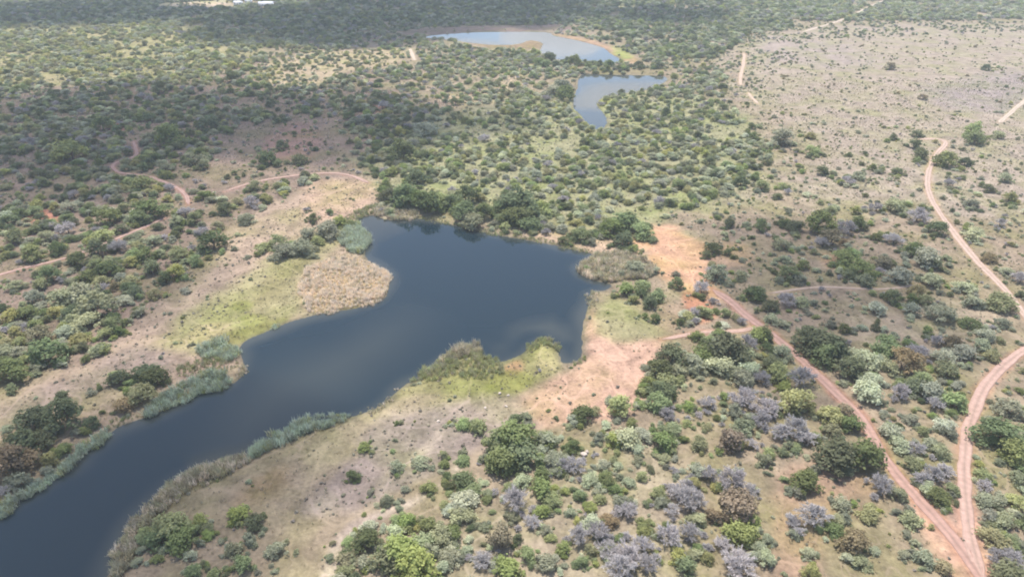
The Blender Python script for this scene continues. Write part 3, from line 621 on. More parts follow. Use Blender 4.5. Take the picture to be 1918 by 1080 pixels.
# ------------------------------------------------------------------ the rest of the bush: density by region (per 100 m2), sizes, mix
FILL = [  # px polygon or None, per 100 m2, (size lo, hi), mix
 (None, 5.0, (3.0, 7.6), dict(dg=.10, mg=.27, yg=.15, ps=.28, gr=.06, sg=.14)),
 ([(-500,-60),(2500,-60),(2500,60),(1500,50),(1330,110),(1230,115),(1100,45),(700,40),(500,90),(-500,60)], 5.6, (5.0, 9.5), dict(dg=.34, mg=.2, yg=.1, ps=.18, gr=.06, sg=.12)),
 ([(1400,-60),(2500,-60),(2500,56),(1500,50)], 5.0, (5, 9.0), dict(dg=.12, mg=.3, yg=.1, ps=.32, gr=.08, sg=.08)),
 ([(-500,50),(480,45),(560,95),(480,160),(-500,160)], 3.4, (4.0, 8.5), dict(dg=.03, mg=.08, yg=.56, ps=.27, gr=.02, sg=.04)),
 ([(480,95),(790,88),(780,125),(640,135),(600,170),(480,170)], 1.9, (3, 6), dict(dg=.1, mg=.2, yg=.4, ps=.2, sg=.1)),
 ([(-500,150),(480,165),(760,150),(800,230),(700,340),(560,330),(480,390),(350,540),(190,670),(-500,800)], 4.0, (3.2, 7.8), dict(dg=.32, mg=.10, yg=.15, ps=.10, gr=.10, sg=.23)),
 ([(480,230),(620,225),(690,340),(560,330),(430,390),(360,330)], 1.0, (1.8, 4.4), dict(dg=.3, mg=.1, yg=.12, ps=.08, gr=.16, sg=.24)),
 ([(1340,105),(1430,60),(1560,48),(2500,40),(2600,420),(1918,260),(1700,250),(1500,240),(1420,180)], .6, (1.0, 3.6), dict(dg=.05, br=.18, sg=.46, yg=.14, mg=.1, gr=.06)),
 ([(1330,110),(1420,62),(1500,52),(1500,110),(1440,150),(1460,230),(1400,230),(1360,160)], 1.9, (1.5, 4.6), dict(dg=.1, mg=.2, yg=.1, sg=.3, ps=.2, gr=.1)),
 ([(1480,40),(2500,34),(2500,62),(1900,60),(1600,72),(1500,74)], 1.6, (2, 5), dict(dg=.2, mg=.2, sg=.3, ps=.2, gr=.1)),
 ([(1420,200),(1520,230),(1740,245),(2200,260),(2200,420),(1600,400),(1430,340),(1440,270)], 1.5, (1.4, 4.8), dict(dg=.24, mg=.14, yg=.1, ps=.22, gr=.06, sg=.24)),
 ([(1320,370),(1600,400),(2300,420),(2300,640),(1500,650),(1330,560),(1340,480),(1260,420)], 2.6, (1.2, 4.2), dict(dg=.28, mg=.08, yg=.06, ps=.22, gr=.08, sg=.28)),
 ([(1230,640),(1480,650),(1560,760),(1660,900),(1760,1060),(1760,1200),(1180,1200),(1200,760)], 5.0, (1.2, 4.4), dict(dg=.14, mg=.2, yg=.12, ps=.16, gr=.12, sg=.26)),
 ([(1580,640),(2300,640),(2400,1200),(1870,1200),(1680,900)], 5.2, (1.6, 5.6), dict(dg=.18, mg=.22, yg=.1, ps=.22, gr=.08, sg=.2)),
 ([(860,820),(1200,780),(1200,1200),(640,1200),(660,1000)], 5.2, (1.2, 4.6), dict(dg=.06, mg=.34, yg=.1, ps=.18, gr=.10, sg=.22)),
 ([(1440,850),(1640,880),(1700,960),(1780,1080),(1440,1200),(1420,960)], .6, (.6, 1.4), dict(sg=.6, mg=.2, ps=.2)),
 ([(600,335),(700,335),(690,400),(640,430),(560,470),(480,560),(450,650),(470,700),(250,790),(-200,960),(-200,760),(190,680),(240,615),(345,545),(385,500),(420,440),(470,400),(540,370)], .28, (.5, 1.5), dict(sg=.6, dg=.2, yg=.2)),
 ([(1110,470),(1170,440),(1215,470),(1330,540),(1240,640),(1230,760),(1060,770),(900,790),(870,830),(650,990),(600,1200),(180,1200),(260,960),(660,775),(760,715),(1060,690),(1100,560)], .35, (.5, 1.4), dict(sg=.6, dg=.2, mg=.2)),
 ([(1205,425),(1262,415),(1300,445),(1335,475),(1325,510),(1290,535),(1240,520),(1170,470)], 0, (1, 2), dict(sg=1)),
 ([(560,470),(640,440),(700,470),(745,515),(730,570),(640,595),(540,612),(440,655),(440,570)], .06, (.4, .9), dict(sg=1)),
 ([(720,770),(740,715),(860,640),(1000,622),(1050,640),(1062,692),(950,748)], .15, (.4, 1.0), dict(sg=.7, mg=.3)),
 ([(1030,62),(1080,68),(1140,84),(1205,112),(1200,122),(1165,117),(1135,92),(1070,76)], .1, (2, 3), dict(sg=1)),
 ([(1085,116),(1260,124),(1260,142),(1085,140)], 3.0, (3.5, 7), dict(sg=.3, dg=.5, mg=.2)),
 ([(720,66),(800,52),(960,48),(1060,46),(1035,60),(880,61),(800,70)], .15, (2, 3), dict(sg=1)),
 ([(870,78),(940,84),(980,80),(995,72),(1022,80),(1014,96),(960,94),(900,92)], .1, (2, 3), dict(sg=1)),
 ([(290,8),(430,0),(440,16),(300,18)], .6, (3, 5), dict(sg=.5, yg=.5)),
]
def big(poly): return poly[0][1] < 420 and max(p[1] for p in poly) - min(p[1] for p in poly) > 60
UNDER = []
for k_, x_, y_, w_, f_ in TREES[:NHAND]:      # seedlings and side shoots crowd round the bigger plants
    for q in range(random.randint(2, 5)):
        a_, s_ = random.uniform(0, 6.283), w_ * random.uniform(.22, .5); r_ = w_ * random.uniform(.42, .72)
        c_ = (x_ + r_ * math.cos(a_), y_ + r_ * math.sin(a_))
        UNDER.append((random.choice((k_, k_, 'sg', 'mg', 'ps') if k_ != 'dg' else ('dg', 'mg', 'sg')), *c_, s_, 0))
def fill():
    ys = np.arange(72, 1500, 4.0); rows = []
    for y in ys:
        W = .75 * (.866 * y + 60) * 1.22; xs = np.arange(-W, W, 4.0)
        rows.append(np.column_stack([xs, np.full(len(xs), y)]))
    P = np.vstack(rows); n = len(P); P = P + RNG.uniform(-6, 6, P.shape); x, y = P.T
    px, py, _ = proj(x, y)
    jx, jy = fbm(x, y, 26, 77, 3), fbm(x, y, 26, 79, 3)
    dens = np.zeros(n); lo = np.zeros(n); hi = np.zeros(n); reg = np.zeros(n, int)
    for i, (poly, de, (a, b), mix) in enumerate(FILL):
        m = np.ones(n, bool) if poly is None else inside(np.array(poly, float), px + 34 * jx * big(poly), py + 12 * jy * big(poly))
        dens[m], lo[m], hi[m], reg[m] = de, a, b, i
    clump = .25 + 1.9 * smooth(.5 + 1.15 * fbm(x, y, 30, 31, 3))
    keep = RNG.random(n) < dens * .16 * clump
    ld = lake_d(x, y); keep &= ld > 2.2
    for k, P_ in RP.items():
        l_, h_ = P_.min(0) - 6, P_.max(0) + 6; m = (x > l_[0]) & (x < h_[0]) & (y > l_[1]) & (y < h_[1]) & keep
        if m.any(): keep[np.where(m)[0][segdist(P_, x[m], y[m], False) < ROADS[k][1] / 2 + (2.6 if 'footpath' in k else 1.0)]] = False
    under = keep & False
    m = (RNG.random(n) < np.minimum(dens, 3.2) * .22) & (y < 620) & (ld > 2.2) & ~keep
    for k, P_ in RP.items():
        l_, h_ = P_.min(0) - 6, P_.max(0) + 6; q = (x > l_[0]) & (x < h_[0]) & (y > l_[1]) & (y < h_[1]) & m
        if q.any(): m[np.where(q)[0][segdist(P_, x[q], y[q], False) < ROADS[k][1] / 2 + .5]] = False
    for i in np.where(m)[0]:                     # knee to head high undergrowth between the bushes
        for r_ in range(2): UNDER.append((random.choices(('sg', 'mg', 'yg', 'ps', 'gr'), (.42, .24, .14, .14, .06))[0], x[i] + random.uniform(-2, 2), y[i] + random.uniform(-2, 2), random.uniform(.5, 1.9), 0))
    I = np.where(keep)[0]
    size = lo[I] + (hi[I] - lo[I]) * RNG.beta(1.1, 2.1, len(I))
    H = np.array([(t[1], t[2], t[3]) for t in TREES])
    ok = np.ones(len(I), bool)
    for hx, hy, hw in H: ok &= (x[I] - hx) ** 2 + (y[I] - hy) ** 2 > (.36 * hw + .34 * size) ** 2
    for i, s in zip(I[ok], size[ok]):
        mix = FILL[reg[i]][3]; ks = list(mix); kind = random.choices(ks, [mix[q] for q in ks])[0]
        TREES.append((kind, x[i], y[i], s, 0))
fill()
ul = lake_d(np.array([u[1] for u in UNDER]), np.array([u[2] for u in UNDER]))
TREES += [u for u, d_ in zip(UNDER, ul) if d_ > 1.5]
fx, fy, fw = np.array([t[1] for t in TREES]), np.array([t[2] for t in TREES]), np.array([t[3] for t in TREES]); fk = np.array([t[4] for t in TREES]) == 1
for n_, P_ in RP.items():                     # nothing grows on the tracks
    l_, h_ = P_.min(0) - 8, P_.max(0) + 8; m = np.where((fx > l_[0]) & (fx < h_[0]) & (fy > l_[1]) & (fy < h_[1]) & ~fk)[0]
    if len(m): fw[m[segdist(P_, fx[m], fy[m], False) < ROADS[n_][1] / 2 + .36 * fw[m]]] = -1
TREES = [t for t, k_ in zip(TREES, fw) if k_ > 0]

# houses stand here (kept clear of trees)
HOUSES = [((499, 11), 17.0, 8.0, .12), ((447, 9), 10.0, 6.0, -.1), ((466, 5), 8.0, 6.0, .05)]
HXY = [gp(*h[0]) for h in HOUSES]
TREES = [t for t in TREES if all(abs(t[1] - hx) > 13 or abs(t[2] - hy) > 16 for hx, hy in HXY)]

ZONES = [  # px polygon, phrase
 ([(1640,650),(1940,640),(1840,1000),(1815,1060),(1700,900),(1600,760)], 'between the forking dirt tracks'),
 ([(1805,700),(2500,500),(2500,1300),(1850,1300)], 'outside the two rut track bend'),
 ([(1340,400),(1730,400),(1880,560),(1930,650),(1640,650),(1590,760),(1340,550)], 'between red track and sandy track'),
 ([(1740,250),(2600,200),(2600,640),(1930,620),(1750,400)], 'beyond the sandy track'),
 ([(1340,100),(1430,50),(2600,40),(2600,260),(1740,250),(1440,340),(1420,200)], 'on the open grass plain'),
 ([(1230,620),(1400,610),(1600,770),(1850,1090),(1300,1300),(1200,1300),(1200,760)], 'in bush beside the red track'),
 ([(600,1000),(860,800),(1200,770),(1210,1300),(500,1300)], 'in bush above the sandy bank'),
 ([(1090,540),(1240,460),(1345,560),(1240,640),(1210,780),(1050,790),(860,800),(600,1000),(500,1300),(150,1300),(200,980),(700,740),(1060,690)], 'on bare bank below red clearing'),
 ([(-600,680),(200,670),(450,640),(480,700),(250,800),(-300,1100)], 'near the narrow lake arm'),
 ([(600,335),(700,340),(700,400),(560,600),(440,650),(200,680),(350,540),(420,440)], 'on the grassy reed spit bank'),
 ([(690,330),(860,400),(1120,450),(1240,450),(1230,400),(1000,370),(820,320)], 'on shore facing the reed spit'),
 ([(980,90),(1270,112),(1270,142),(1080,140),(980,135)], 'along the upper reservoir dam'),
 ([(760,150),(1070,140),(1150,250),(1420,200),(1440,340),(1260,420),(1000,370),(820,320),(690,330)], 'in bush between lake and pond'),
 ([(-600,150),(760,150),(690,340),(420,440),(200,670),(-600,800)], 'in woodland with pink footpaths'),
]
ZP = [(np.array(p, float), s) for p, s in ZONES]
DEFZONE = 'in woodland around upper reservoir'
tx = np.array([t[1] for t in TREES]); ty = np.array([t[2] for t in TREES]); tw = np.array([t[3] for t in TREES]); tk = np.array([t[0] for t in TREES]); th = np.array([t[4] for t in TREES])
tz = height(tx, ty)
tpx, tpy, tdep = proj(tx, ty, tz); tpw = tw * FPX / tdep
zone = np.full(len(tx), -1)
for i in range(len(ZP) - 1, -1, -1): zone[inside(ZP[i][0], tpx, tpy)] = i
inview = (tpx > -tpw * .3) & (tpx < 1918 + tpw * .3) & (tpy > 0) & (tpy < 1080 + tpw * .4)
SIZEW = [(0, 'tiny'), (1.6, 'small'), (3.2, 'medium'), (5.2, 'large'), (7.6, 'huge')]
SPECIAL = {  # hand placed plants that have a look or a place of their own: nearest to this pixel -> label
 (1525, 962): ('gr', 'round leafless grey tree standing alone on reddish soil by a dark bush'), (1511, 902): ('dg', 'upright dark green tree alone on the reddish clearing'),
 (1595, 793): ('dg', 'round dark green tree touching the red track'), (1628, 960): ('yg', 'round lime green bush alone on brown soil near the fork'),
 (1382, 947): ('br', 'broad russet bush above a bright green bush beside red soil'), (1600, 1010): ('br', 'russet bush growing out of a small bright green bush'),
 (1571, 853): ('dg', 'flat dark green thicket tree next to the red track, its wider half'), (1621, 853): ('dg', 'flat dark green thicket tree overhanging the red track'),
 (1385, 1057): ('gr', 'broad leafless grey tree, largest of the grey trees on the brown soil'), (966, 937): ('gr', 'leafless grey tree spreading above a small green shrub on pale soil'),
 (936, 1010): ('br', 'round russet bush on bare ground above a leafless tree'), (903, 1047): ('gr', 'small round leafless tree below the russet bush'),
 (1093, 775): ('dg', 'dark green tree standing on the pinkish sand'), (263, 737): ('yg', 'bright lime green tree by the blue green reeds'), (230, 757): ('br', 'russet bush leaning on the lime green tree by the reeds'),
 (587, 408): ('dg', 'small round dark tree alone on the grassy bank'), (493, 387): ('ps', 'flat topped pale tree on bare ground above the bank'),
 (320, 987): ('mg', 'big green bush rising behind the dry brown reeds'), (870, 940): ('ps', 'silvery tree with layered branches beside pale sandy path'),
 (1650, 660): ('mg', 'bright green rounded tree, lone one beside silvery trees'), (1336, 465): ('dg', 'dark bush at the edge of the red clearing'), (797, 240): ('ps', 'pale domed tree rising above dark woodland'),
 (1170, 413): ('dg', 'tall dark green shore tree beside the red clearing'), (903, 285): ('gr', 'lone pale leafless tree among green bush'), (318, 250): ('dg', 'huge dark tree by the looping footpath'),
}
special = {}
for (sx, sy), (k, lb) in SPECIAL.items():
    c = np.where((tk == k) & (th == 1))[0]
    zc = np.array([proj(tx[i], ty[i], .42 * SPEC[k][1] * tw[i])[:2] for i in c]); j = c[np.argmin(((zc - [sx, sy]) ** 2).sum(1))]
    special[int(j)] = lb
solo = set()
for k in SPEC:                                # the plants of each kind that show largest stand singly
    c = np.where((tk == k) & inview & ((tpw > 14) | (th == 1)))[0]
    c = c[np.argsort(-(tpw[c] + 200 * th[c]))][:290]
    solo |= set(int(i) for i in c)
rotz = RNG.uniform(0, 6.283, len(tx)); var = RNG.integers(0, NVAR, len(tx)); sq = np.where(th == 1, RNG.uniform(.68, 1.0, len(tx)), RNG.uniform(.58, .98, len(tx))); asp = np.where(th == 1, RNG.uniform(.88, 1.12, len(tx)), RNG.uniform(.78, 1.28, len(tx)))
near = {}                                     # what each one stands beside
ALLI = np.array([q for q in range(len(tx)) if tw[q] > 1.5]); SLD = lake_d(tx, ty)
RDD = {k_: np.full(len(tx), 99.0) for k_ in RP}
for k_, P_ in RP.items():
    m_ = np.array(sorted(solo)); RDD[k_][m_] = segdist(P_, tx[m_], ty[m_], False) - ROADS[k_][1] / 2
for i in sorted(solo):
    rk = min(RDD, key=lambda q: RDD[q][i]); d2 = np.hypot(tx[ALLI] - tx[i], ty[ALLI] - ty[i]) - .5 * (tw[ALLI] + tw[i]); d2[ALLI == i] = 99
    j = int(np.argmin(d2)); nb = SPEC[tk[ALLI[j]]][3]
    if RDD[rk][i] < .5 * tw[i] + 1.0: near[i] = 'by the ' + rk.replace('_', ' ')
    elif SLD[i] < .5 * tw[i] + 2.0: near[i] = 'at the waterline'
    elif d2[j] > 4: near[i] = 'standing alone'
    else: near[i] = ('touching ' if d2[j] < 0 else 'beside ') + ('another' if nb == SPEC[tk[i]][3] else nb)
for i in sorted(solo):
    k = tk[i]; sp = SPEC[k]; cm, tm, jm, hr = PROTO[k][var[i]]
    root = bpy.data.objects.new(sp[2], None); COL.objects.link(root); root.empty_display_size = .5
    root.location = (tx[i], ty[i], tz[i] - .03); root.rotation_euler = (0, 0, rotz[i])
    root.scale = (tw[i] * asp[i], tw[i] / asp[i], tw[i] * sq[i])
    z = zone[i]; ph = DEFZONE if z < 0 else ZONES[z][1]
    size = [s for m_, s in SIZEW if tw[i] >= m_][-1]
    w_ = near[i]
    if i in special: tag(root, special[i], sp[4])
    else: tag(root, f'{size} {sp[3]} {w_} {ph}', sp[4], f'{sp[3]}{"es" if sp[3].endswith("sh") else "s"} {ph}')
    c = link('crown', cm, root); t_ = link('trunk', tm, root)
rest = {}
for i in range(len(tx)):
    if i not in solo: rest.setdefault(tk[i], []).append(i)
RESTN = {'dg': 'dark_tree_woodland', 'mg': 'green_bush_cover', 'yg': 'yellow_green_bush_cover', 'ps': 'silvery_tree_woodland', 'gr': 'bare_tree_woodland', 'br': 'russet_bush_cover', 'sg': 'grey_green_scrub'}
for k, I in rest.items():
    I = np.array(I)
    scatter(RESTN[k], np.column_stack([tx[I], ty[I], tz[I] - .03]), np.column_stack([0 * I, 0 * I, rotz[I]]),
            np.column_stack([tw[I] * asp[I], tw[I] / asp[I], tw[I] * sq[I]]), var[I], [p[2] for p in PROTO[k]],
            f'far off mass of {SPEC[k][3]} growth spreading over the bushveld', 'woodland' if SPEC[k][4] == 'tree' else 'scrub')

# ------------------------------------------------------------------ reeds, grass tufts, dwarf scrub
def blades(seed, n, spread, h, wd, lean, rgbmat):
    g = np.random.default_rng(seed); V, F, T = [], [], []
    for i in range(n):
        a, r = g.uniform(0, 6.28), spread * math.sqrt(g.random()); b = np.array([math.cos(a) * r, math.sin(a) * r, -.05])
        hh = h * g.uniform(.6, 1.1); d = g.uniform(0, 6.28); l = lean * g.uniform(.2, 1); dx = np.array([math.cos(d), math.sin(d), 0]); s = np.array([-dx[1], dx[0], 0]) * wd * g.uniform(.7, 1.3)
        m_ = b + dx * l * .3 + np.array([0, 0, hh * .6]); e = b + dx * l + np.array([0, 0, hh * (1 - .25 * l)])
        k = len(V); V += [b - s * .7, b + s * .7, m_ + s, m_ - s, e + s * .25, e - s * .25]; F += [(k, k + 1, k + 2, k + 3), (k + 3, k + 2, k + 4, k + 5)]; T += [g.random()] * 6
    me = mesh_np('tuft', V, F, rgbmat); me.attributes.new('tint', 'FLOAT', 'POINT').data.foreach_set('value', np.array(T, np.float32)); return me
MR_G = mat_leaf('blue_green_reed', (.46, .52, .38), .25, .025, .45); MR_T = mat_leaf('dry_tan_reed', (.82, .69, .53), .15, .01, .45)
MR_B = mat_leaf('dull_brown_reed', (.47, .42, .27), .25, .03, .45); MR_O = mat_leaf('olive_reed', (.36, .37, .17), .25, .03, .45)
MGR = mat_leaf('dry_grass', (.36, .31, .20), .3, .03, .2); MGG = mat_leaf('green_grass', (.28, .27, .15), .25, .03, .3); MDW = mat_leaf('dwarf_scrub_leaves', (.27, .245, .18), .3, .04, .2)
RT = {k: [blades(900 + 7 * i + j, 26, .6, 1.0, .045, .8, m) for j in range(4)] for i, (k, m) in enumerate((('g', MR_G), ('t', MR_T), ('b', MR_B), ('o', MR_O)))}
def points_in(poly_px, per_m2, s, wob=2.4):
    P = chaikin(gpoly(poly_px), 1); lo, hi = P.min(0) - 2, P.max(0) + 2; n = int((hi - lo).prod() * per_m2)
    x, y = RNG.uniform(lo[0], hi[0], n), RNG.uniform(lo[1], hi[1], n)
    m = (sdist(P, x, y, pad=10) + wob * fbm(x, y, 6, s, 4) < 0) & (RNG.random(n) < .95 + .9 * fbm(x, y, 3.5, s + 9, 3)); return x[m], y[m]
BEDS = [
 ('blue_green_reed_bed', [(-30,955),(30,925),(75,898),(98,876),(128,862),(140,842),(182,812),(208,796),(203,806),(190,830),(150,858),(140,878),(105,894),(80,914),(30,940),(-30,985)], 'g', 2.2, 2.3, 'blue green reed bed under the dark trees of the narrow lake arm'),
 ('blue_green_reed_bed', [(262,776),(290,752),(330,732),(345,712),(400,700),(440,706),(432,722),(380,733),(350,752),(305,772),(268,788)], 'g', 2.2, 2.3, 'blue green reed bed beside the lime green tree'),
 ('blue_green_reed_bed', [(358,666),(390,648),(430,640),(446,648),(448,664),(420,672),(380,676)], 'g', 2.2, 2.3, 'rounded blue green reed clump by the bright grassy shore'),
 ('blue_green_reed_bed', [(462,840),(500,815),(560,790),(610,774),(655,772),(650,784),(600,802),(540,825),(490,852),(455,866)], 'g', 2.2, 2.3, 'long blue green reed bed on the sandy bank across from the lime green tree'),
 ('blue_green_reed_bed', [(640,440),(665,418),(684,436),(692,462),(676,474),(645,474)], 'g', 2.4, 2.2, 'grey green reed patch behind the tan reed spit'),
 ('blue_green_reed_bed', [(505,608),(535,598),(530,608),(508,618)], 'g', 1.5, 2.0, 'little blue green reed tuft by bright grass'),
 ('tan_reed_bed', [(560,520),(590,495),(640,477),(690,484),(715,502),(735,517),(726,545),(714,562),(672,575),(620,582),(585,588),(560,560)], 't', 1.3, 2.4, 'dry tan reed bed on the rounded spit'),
 ('brown_reed_bed', [(208,1060),(225,1010),(250,965),(290,925),(325,897),(375,872),(440,852),(470,850),(455,872),(400,900),(350,930),(310,955),(270,1000),(240,1050),(215,1100)], 'b', 1.8, 2.2, 'brown dry reed bed along the bank of the narrow lake arm'),
 ('brown_reed_bed', [(1082,500),(1095,485),(1130,470),(1190,480),(1230,500),(1220,520),(1170,528),(1120,525),(1090,515)], 'b', 2.2, 2.2, 'brown reed islet in the corner of the lake'),
 ('olive_reed_bed', [(742,722),(790,690),(828,668),(856,652),(882,642),(915,662),(945,680),(950,700),(900,715),(850,700),(800,712)], 'o', 1.7, 1.3, 'olive green reed bed on the blunt promontory'),
 ('brown_reed_bed', [(828,672),(856,655),(880,640),(905,652),(890,664),(850,672)], 'b', 2.6, 1.2, 'dry brown reed fringe tipping the blunt promontory'),
 ('olive_reed_bed', [(980,655),(1000,636),(1024,628),(1045,645),(1052,665),(1040,655),(1024,642),(1003,650),(990,668)], 'o', 1.2, 2.0, 'low rusty olive sedge rim round the sandy point'),
 ('olive_reed_bed', [(1052,680),(1070,678),(1088,672),(1098,668),(1094,684),(1060,690)], 'o', 1.3, 2.4, 'dark green sedge at the head of the small inlet'),
 ('brown_reed_bed', [(700,400),(712,392),(750,395),(785,398),(780,408),(750,413),(716,409)], 'b', 1.8, 2.2, 'brown reed strip under the wooded shore'),
 ('olive_reed_bed', [(660,412),(640,430),(600,450),(580,450),(620,425),(660,398),(700,385),(705,396),(680,402)], 'o', 1.4, 1.6, 'olive sedge belt at the lake head by the grassy bank'),
 ('olive_reed_bed', [(780,402),(860,418),(980,440),(1075,458),(1110,468),(1105,474),(1020,454),(900,432),(780,407)], 'o', 1.0, 1.6, 'low olive sedge fringe along the wooded shore'),
 ('olive_reed_bed', [(320,690),(380,668),(440,672),(455,684),(420,700),(350,705)], 'o', 1.0, 1.6, 'low olive sedge between two blue green reed clumps'),
 ('brown_reed_bed', [(1100,545),(1125,543),(1130,555),(1108,575),(1098,588)], 'b', 1.0, 1.6, 'low brown sedge by the green bank of the inlet'),
 ('olive_reed_bed', [(210,800),(245,786),(266,782),(250,770),(220,780),(195,795)], 'o', 1.1, 1.6, 'short olive sedge between the two long reed beds'),
 ('brown_reed_bed', [(445,715),(468,692),(462,684),(450,690),(435,708)], 'b', 1.2, 2.0, 'small brown sedge tip where the lake arm begins'),
 ('brown_reed_bed', [(690,772),(735,748),(722,740),(745,722),(730,735),(716,752),(680,768)], 'b', .9, 1.8, 'thin brown sedge edge on the sandy bank'),
]
for j, (nm, poly, typ, hh, den, lb) in enumerate(BEDS):
    x, y = points_in(poly, den, 300 + j); z = np.maximum(height(x, y), WL - .25); n = len(x)
    s = hh * RNG.uniform(.7, 1.12, n) * (1 + .7 * fbm(x, y, 5, 500 + j, 3))
    scatter(nm, np.column_stack([x, y, z]), np.column_stack([RNG.normal(0, .06, n), RNG.normal(0, .06, n), RNG.uniform(0, 6.28, n)]), np.column_stack([s * .62, s * .62, s]), np.where(RNG.random(n) < .16, RNG.integers(4, 8, n), RNG.integers(0, 4, n)), RT[typ] + RT[{'g': 'o', 't': 'b', 'b': 't', 'o': 'b'}[typ]], lb, 'reeds')

GT = [blades(1200 + j, 16, .35, .6, .03, .3, MGR) for j in range(4)]; GG = [blades(1220 + j, 18, .4, .6, .035, .3, MGG) for j in range(3)]
def dwarf(seed):
    V, F, T = crown_leaves('sg', seed, .5, 120); V = V.copy()
    c = V.reshape(-1, 4, 3); m_ = c.mean(1, keepdims=True); V = (m_ + (c - m_) * 2.8).reshape(-1, 3)
    me = mesh_np('dwarf', V, F, MDW); me.attributes.new('tint', 'FLOAT', 'POINT').data.foreach_set('value', T.astype(np.float32)); return me
DW = [dwarf(1300 + j) for j in range(4)]
def ground_scatter(name, n0, ymax, dens_fn, meshes, slo, shi, label, cat):
    y = 75 + (ymax - 75) * RNG.random(n0) ** .8; W = .75 * (.866 * y + 60) * 1.15; x = RNG.uniform(-1, 1, n0) * W
    px, py, _ = proj(x, y); keep = RNG.random(n0) < dens_fn(x, y, px, py) * W / W.max()
    keep &= lake_d(x, y) > 1.0
    for k, P_ in RP.items():
        l_, h_ = P_.min(0) - 4, P_.max(0) + 4; m = (x > l_[0]) & (x < h_[0]) & (y > l_[1]) & (y < h_[1]) & keep
        if m.any(): keep[np.where(m)[0][segdist(P_, x[m], y[m], False) < ROADS[k][1] / 2 + .2]] = False
    x, y = x[keep], y[keep]; n = len(x); s = slo + (shi - slo) * RNG.beta(1.3, 3, n)
    scatter(name, np.column_stack([x, y, height(x, y)]), np.column_stack([0 * x, 0 * x, RNG.uniform(0, 6.28, n)]), np.column_stack([s, s, s * RNG.uniform(.7, 1.1, n)]), RNG.integers(0, len(meshes), n), meshes, label, cat)
BARE = [np.array(p, float) for p in ([(1205,425),(1262,415),(1300,445),(1335,475),(1325,510),(1290,535),(1170,470)], [(1095,585),(1140,640),(1235,690),(1130,800),(1020,800),(1075,690)], [(590,1100),(635,990),(700,955),(800,925),(850,885),(860,890),(785,945),(640,1030),(620,1100)])]
GREY = np.array([(700,780),(830,755),(1000,780),(880,850),(790,900),(650,965),(560,1000),(540,960),(640,870)], float); BANK2 = np.array([(190,690),(390,490),(560,380),(640,400),(450,560),(330,660),(100,760),(0,800)], float)
GREENB = np.array([(300,640),(380,560),(560,455),(665,440),(575,580),(400,650)], float); GREENC = np.array([(735,755),(745,720),(860,655),(1045,640),(1056,690),(950,745)], float)
def d_grass(x, y, px, py):
    d = .35 + .5 * fbm(x, y, 12, 801, 3)
    for b in BARE: d = np.where(inside(b, px, py), .05, d)
    return d
def d_dwarf(x, y, px, py):
    d = .10 + .25 * np.clip(fbm(x, y, 16, 811, 3), 0, 1); d = np.where(inside(GREY, px, py), .9, d); d = np.where(inside(BANK2, px, py), .45, d)
    for b in BARE: d = np.where(inside(b, px, py), .03, d)
    return d
def d_green(x, y, px, py):
    return np.where(inside(GREENB, px, py) | inside(GREENC, px, py), .8 + fbm(x, y, 9, 821, 3), .02)
ground_scatter('dry_grass_tufts', 160000, 520, d_grass, GT, .5, 1.5, 'short dry straw coloured grass tufts over the open ground', 'grass')
ground_scatter('green_grass_tufts', 60000, 420, d_green, GG, .5, 1.3, 'short yellow green grass on the lake banks', 'grass')
ground_scatter('dwarf_scrub', 60000, 420, d_dwarf, DW, .35, 1.5, 'knee high greyish dwarf scrub dotting the bare ground', 'scrub')

# ------------------------------------------------------------------ stones, dead snag
def mat_plain(name, rgb, rough=.85, var=.18, sc=3.0):
    m, t = new_mat(name); L = t.links.new; out = N(t, 'OutputMaterial'); p = N(t, 'BsdfPrincipled'); p.inputs['Roughness'].default_value = rough
    tc = N(t, 'TexCoord'); n = N(t, 'TexNoise'); n.inputs['Scale'].default_value = sc; n.inputs['Detail'].default_value = 5; L(tc.outputs['Object'], n.inputs['Vector'])
    r = N(t, 'MapRange'); r.inputs[1].default_value = .3; r.inputs[2].default_value = .7; r.inputs[3].default_value = 1 - var; r.inputs[4].default_value = 1 + var; L(n.outputs[0], r.inputs[0])
    vm = N(t, 'VectorMath', operation='SCALE'); vm.inputs[0].default_value = rgb; L(r.outputs[0], vm.inputs['Scale']); L(vm.outputs[0], p.inputs['Base Color']); L(p.outputs[0], out.inputs[0]); return m
MSTONE = mat_plain('pale_stone', (.44, .37, .31)); MDEAD = mat_plain('weathered_wood', (.26, .23, .19))
def rock(name, px, py, sz, seed, label, group=None):
    import bmesh
    bm = bmesh.new(); bmesh.ops.create_icosphere(bm, subdivisions=3, radius=1); g = np.random.default_rng(seed); dirs = g.normal(size=(9, 3)); dirs /= np.linalg.norm(dirs, axis=1)[:, None]; cut = g.uniform(.6, .95, 9)
    for v in bm.verts:
        c = np.array(v.co)
        for d_, k in zip(dirs, cut):
            e = c @ d_
            if e > k: c -= d_ * (e - k) * .9
        c *= 1 + .06 * math.sin(c[0] * 9 + seed) * math.sin(c[1] * 8); v.co = c * np.array([sz[0], sz[1], sz[2]])
    me = bpy.data.meshes.new(name); bm.to_mesh(me); bm.free(); me.materials.append(MSTONE)
    x, y = gp(px, py); o = link(name, me, loc=(x, y, h1(x, y) + sz[2] * .35)); o.rotation_euler = (0, 0, seed)
    return tag(o, label, 'rock', group)
rock('pale_boulder', 1093, 853, (1.0, .7, .6), 3, 'pale cream boulder on bare soil beside a dark green bush')
rock('pale_boulder', 1099, 848, (.6, .5, .5), 5, 'smaller pinkish boulder leaning on the cream boulder')
rock('pale_stone', 936, 738, (.55, .45, .4), 7, 'cream stone at the inner edge of the green promontory')
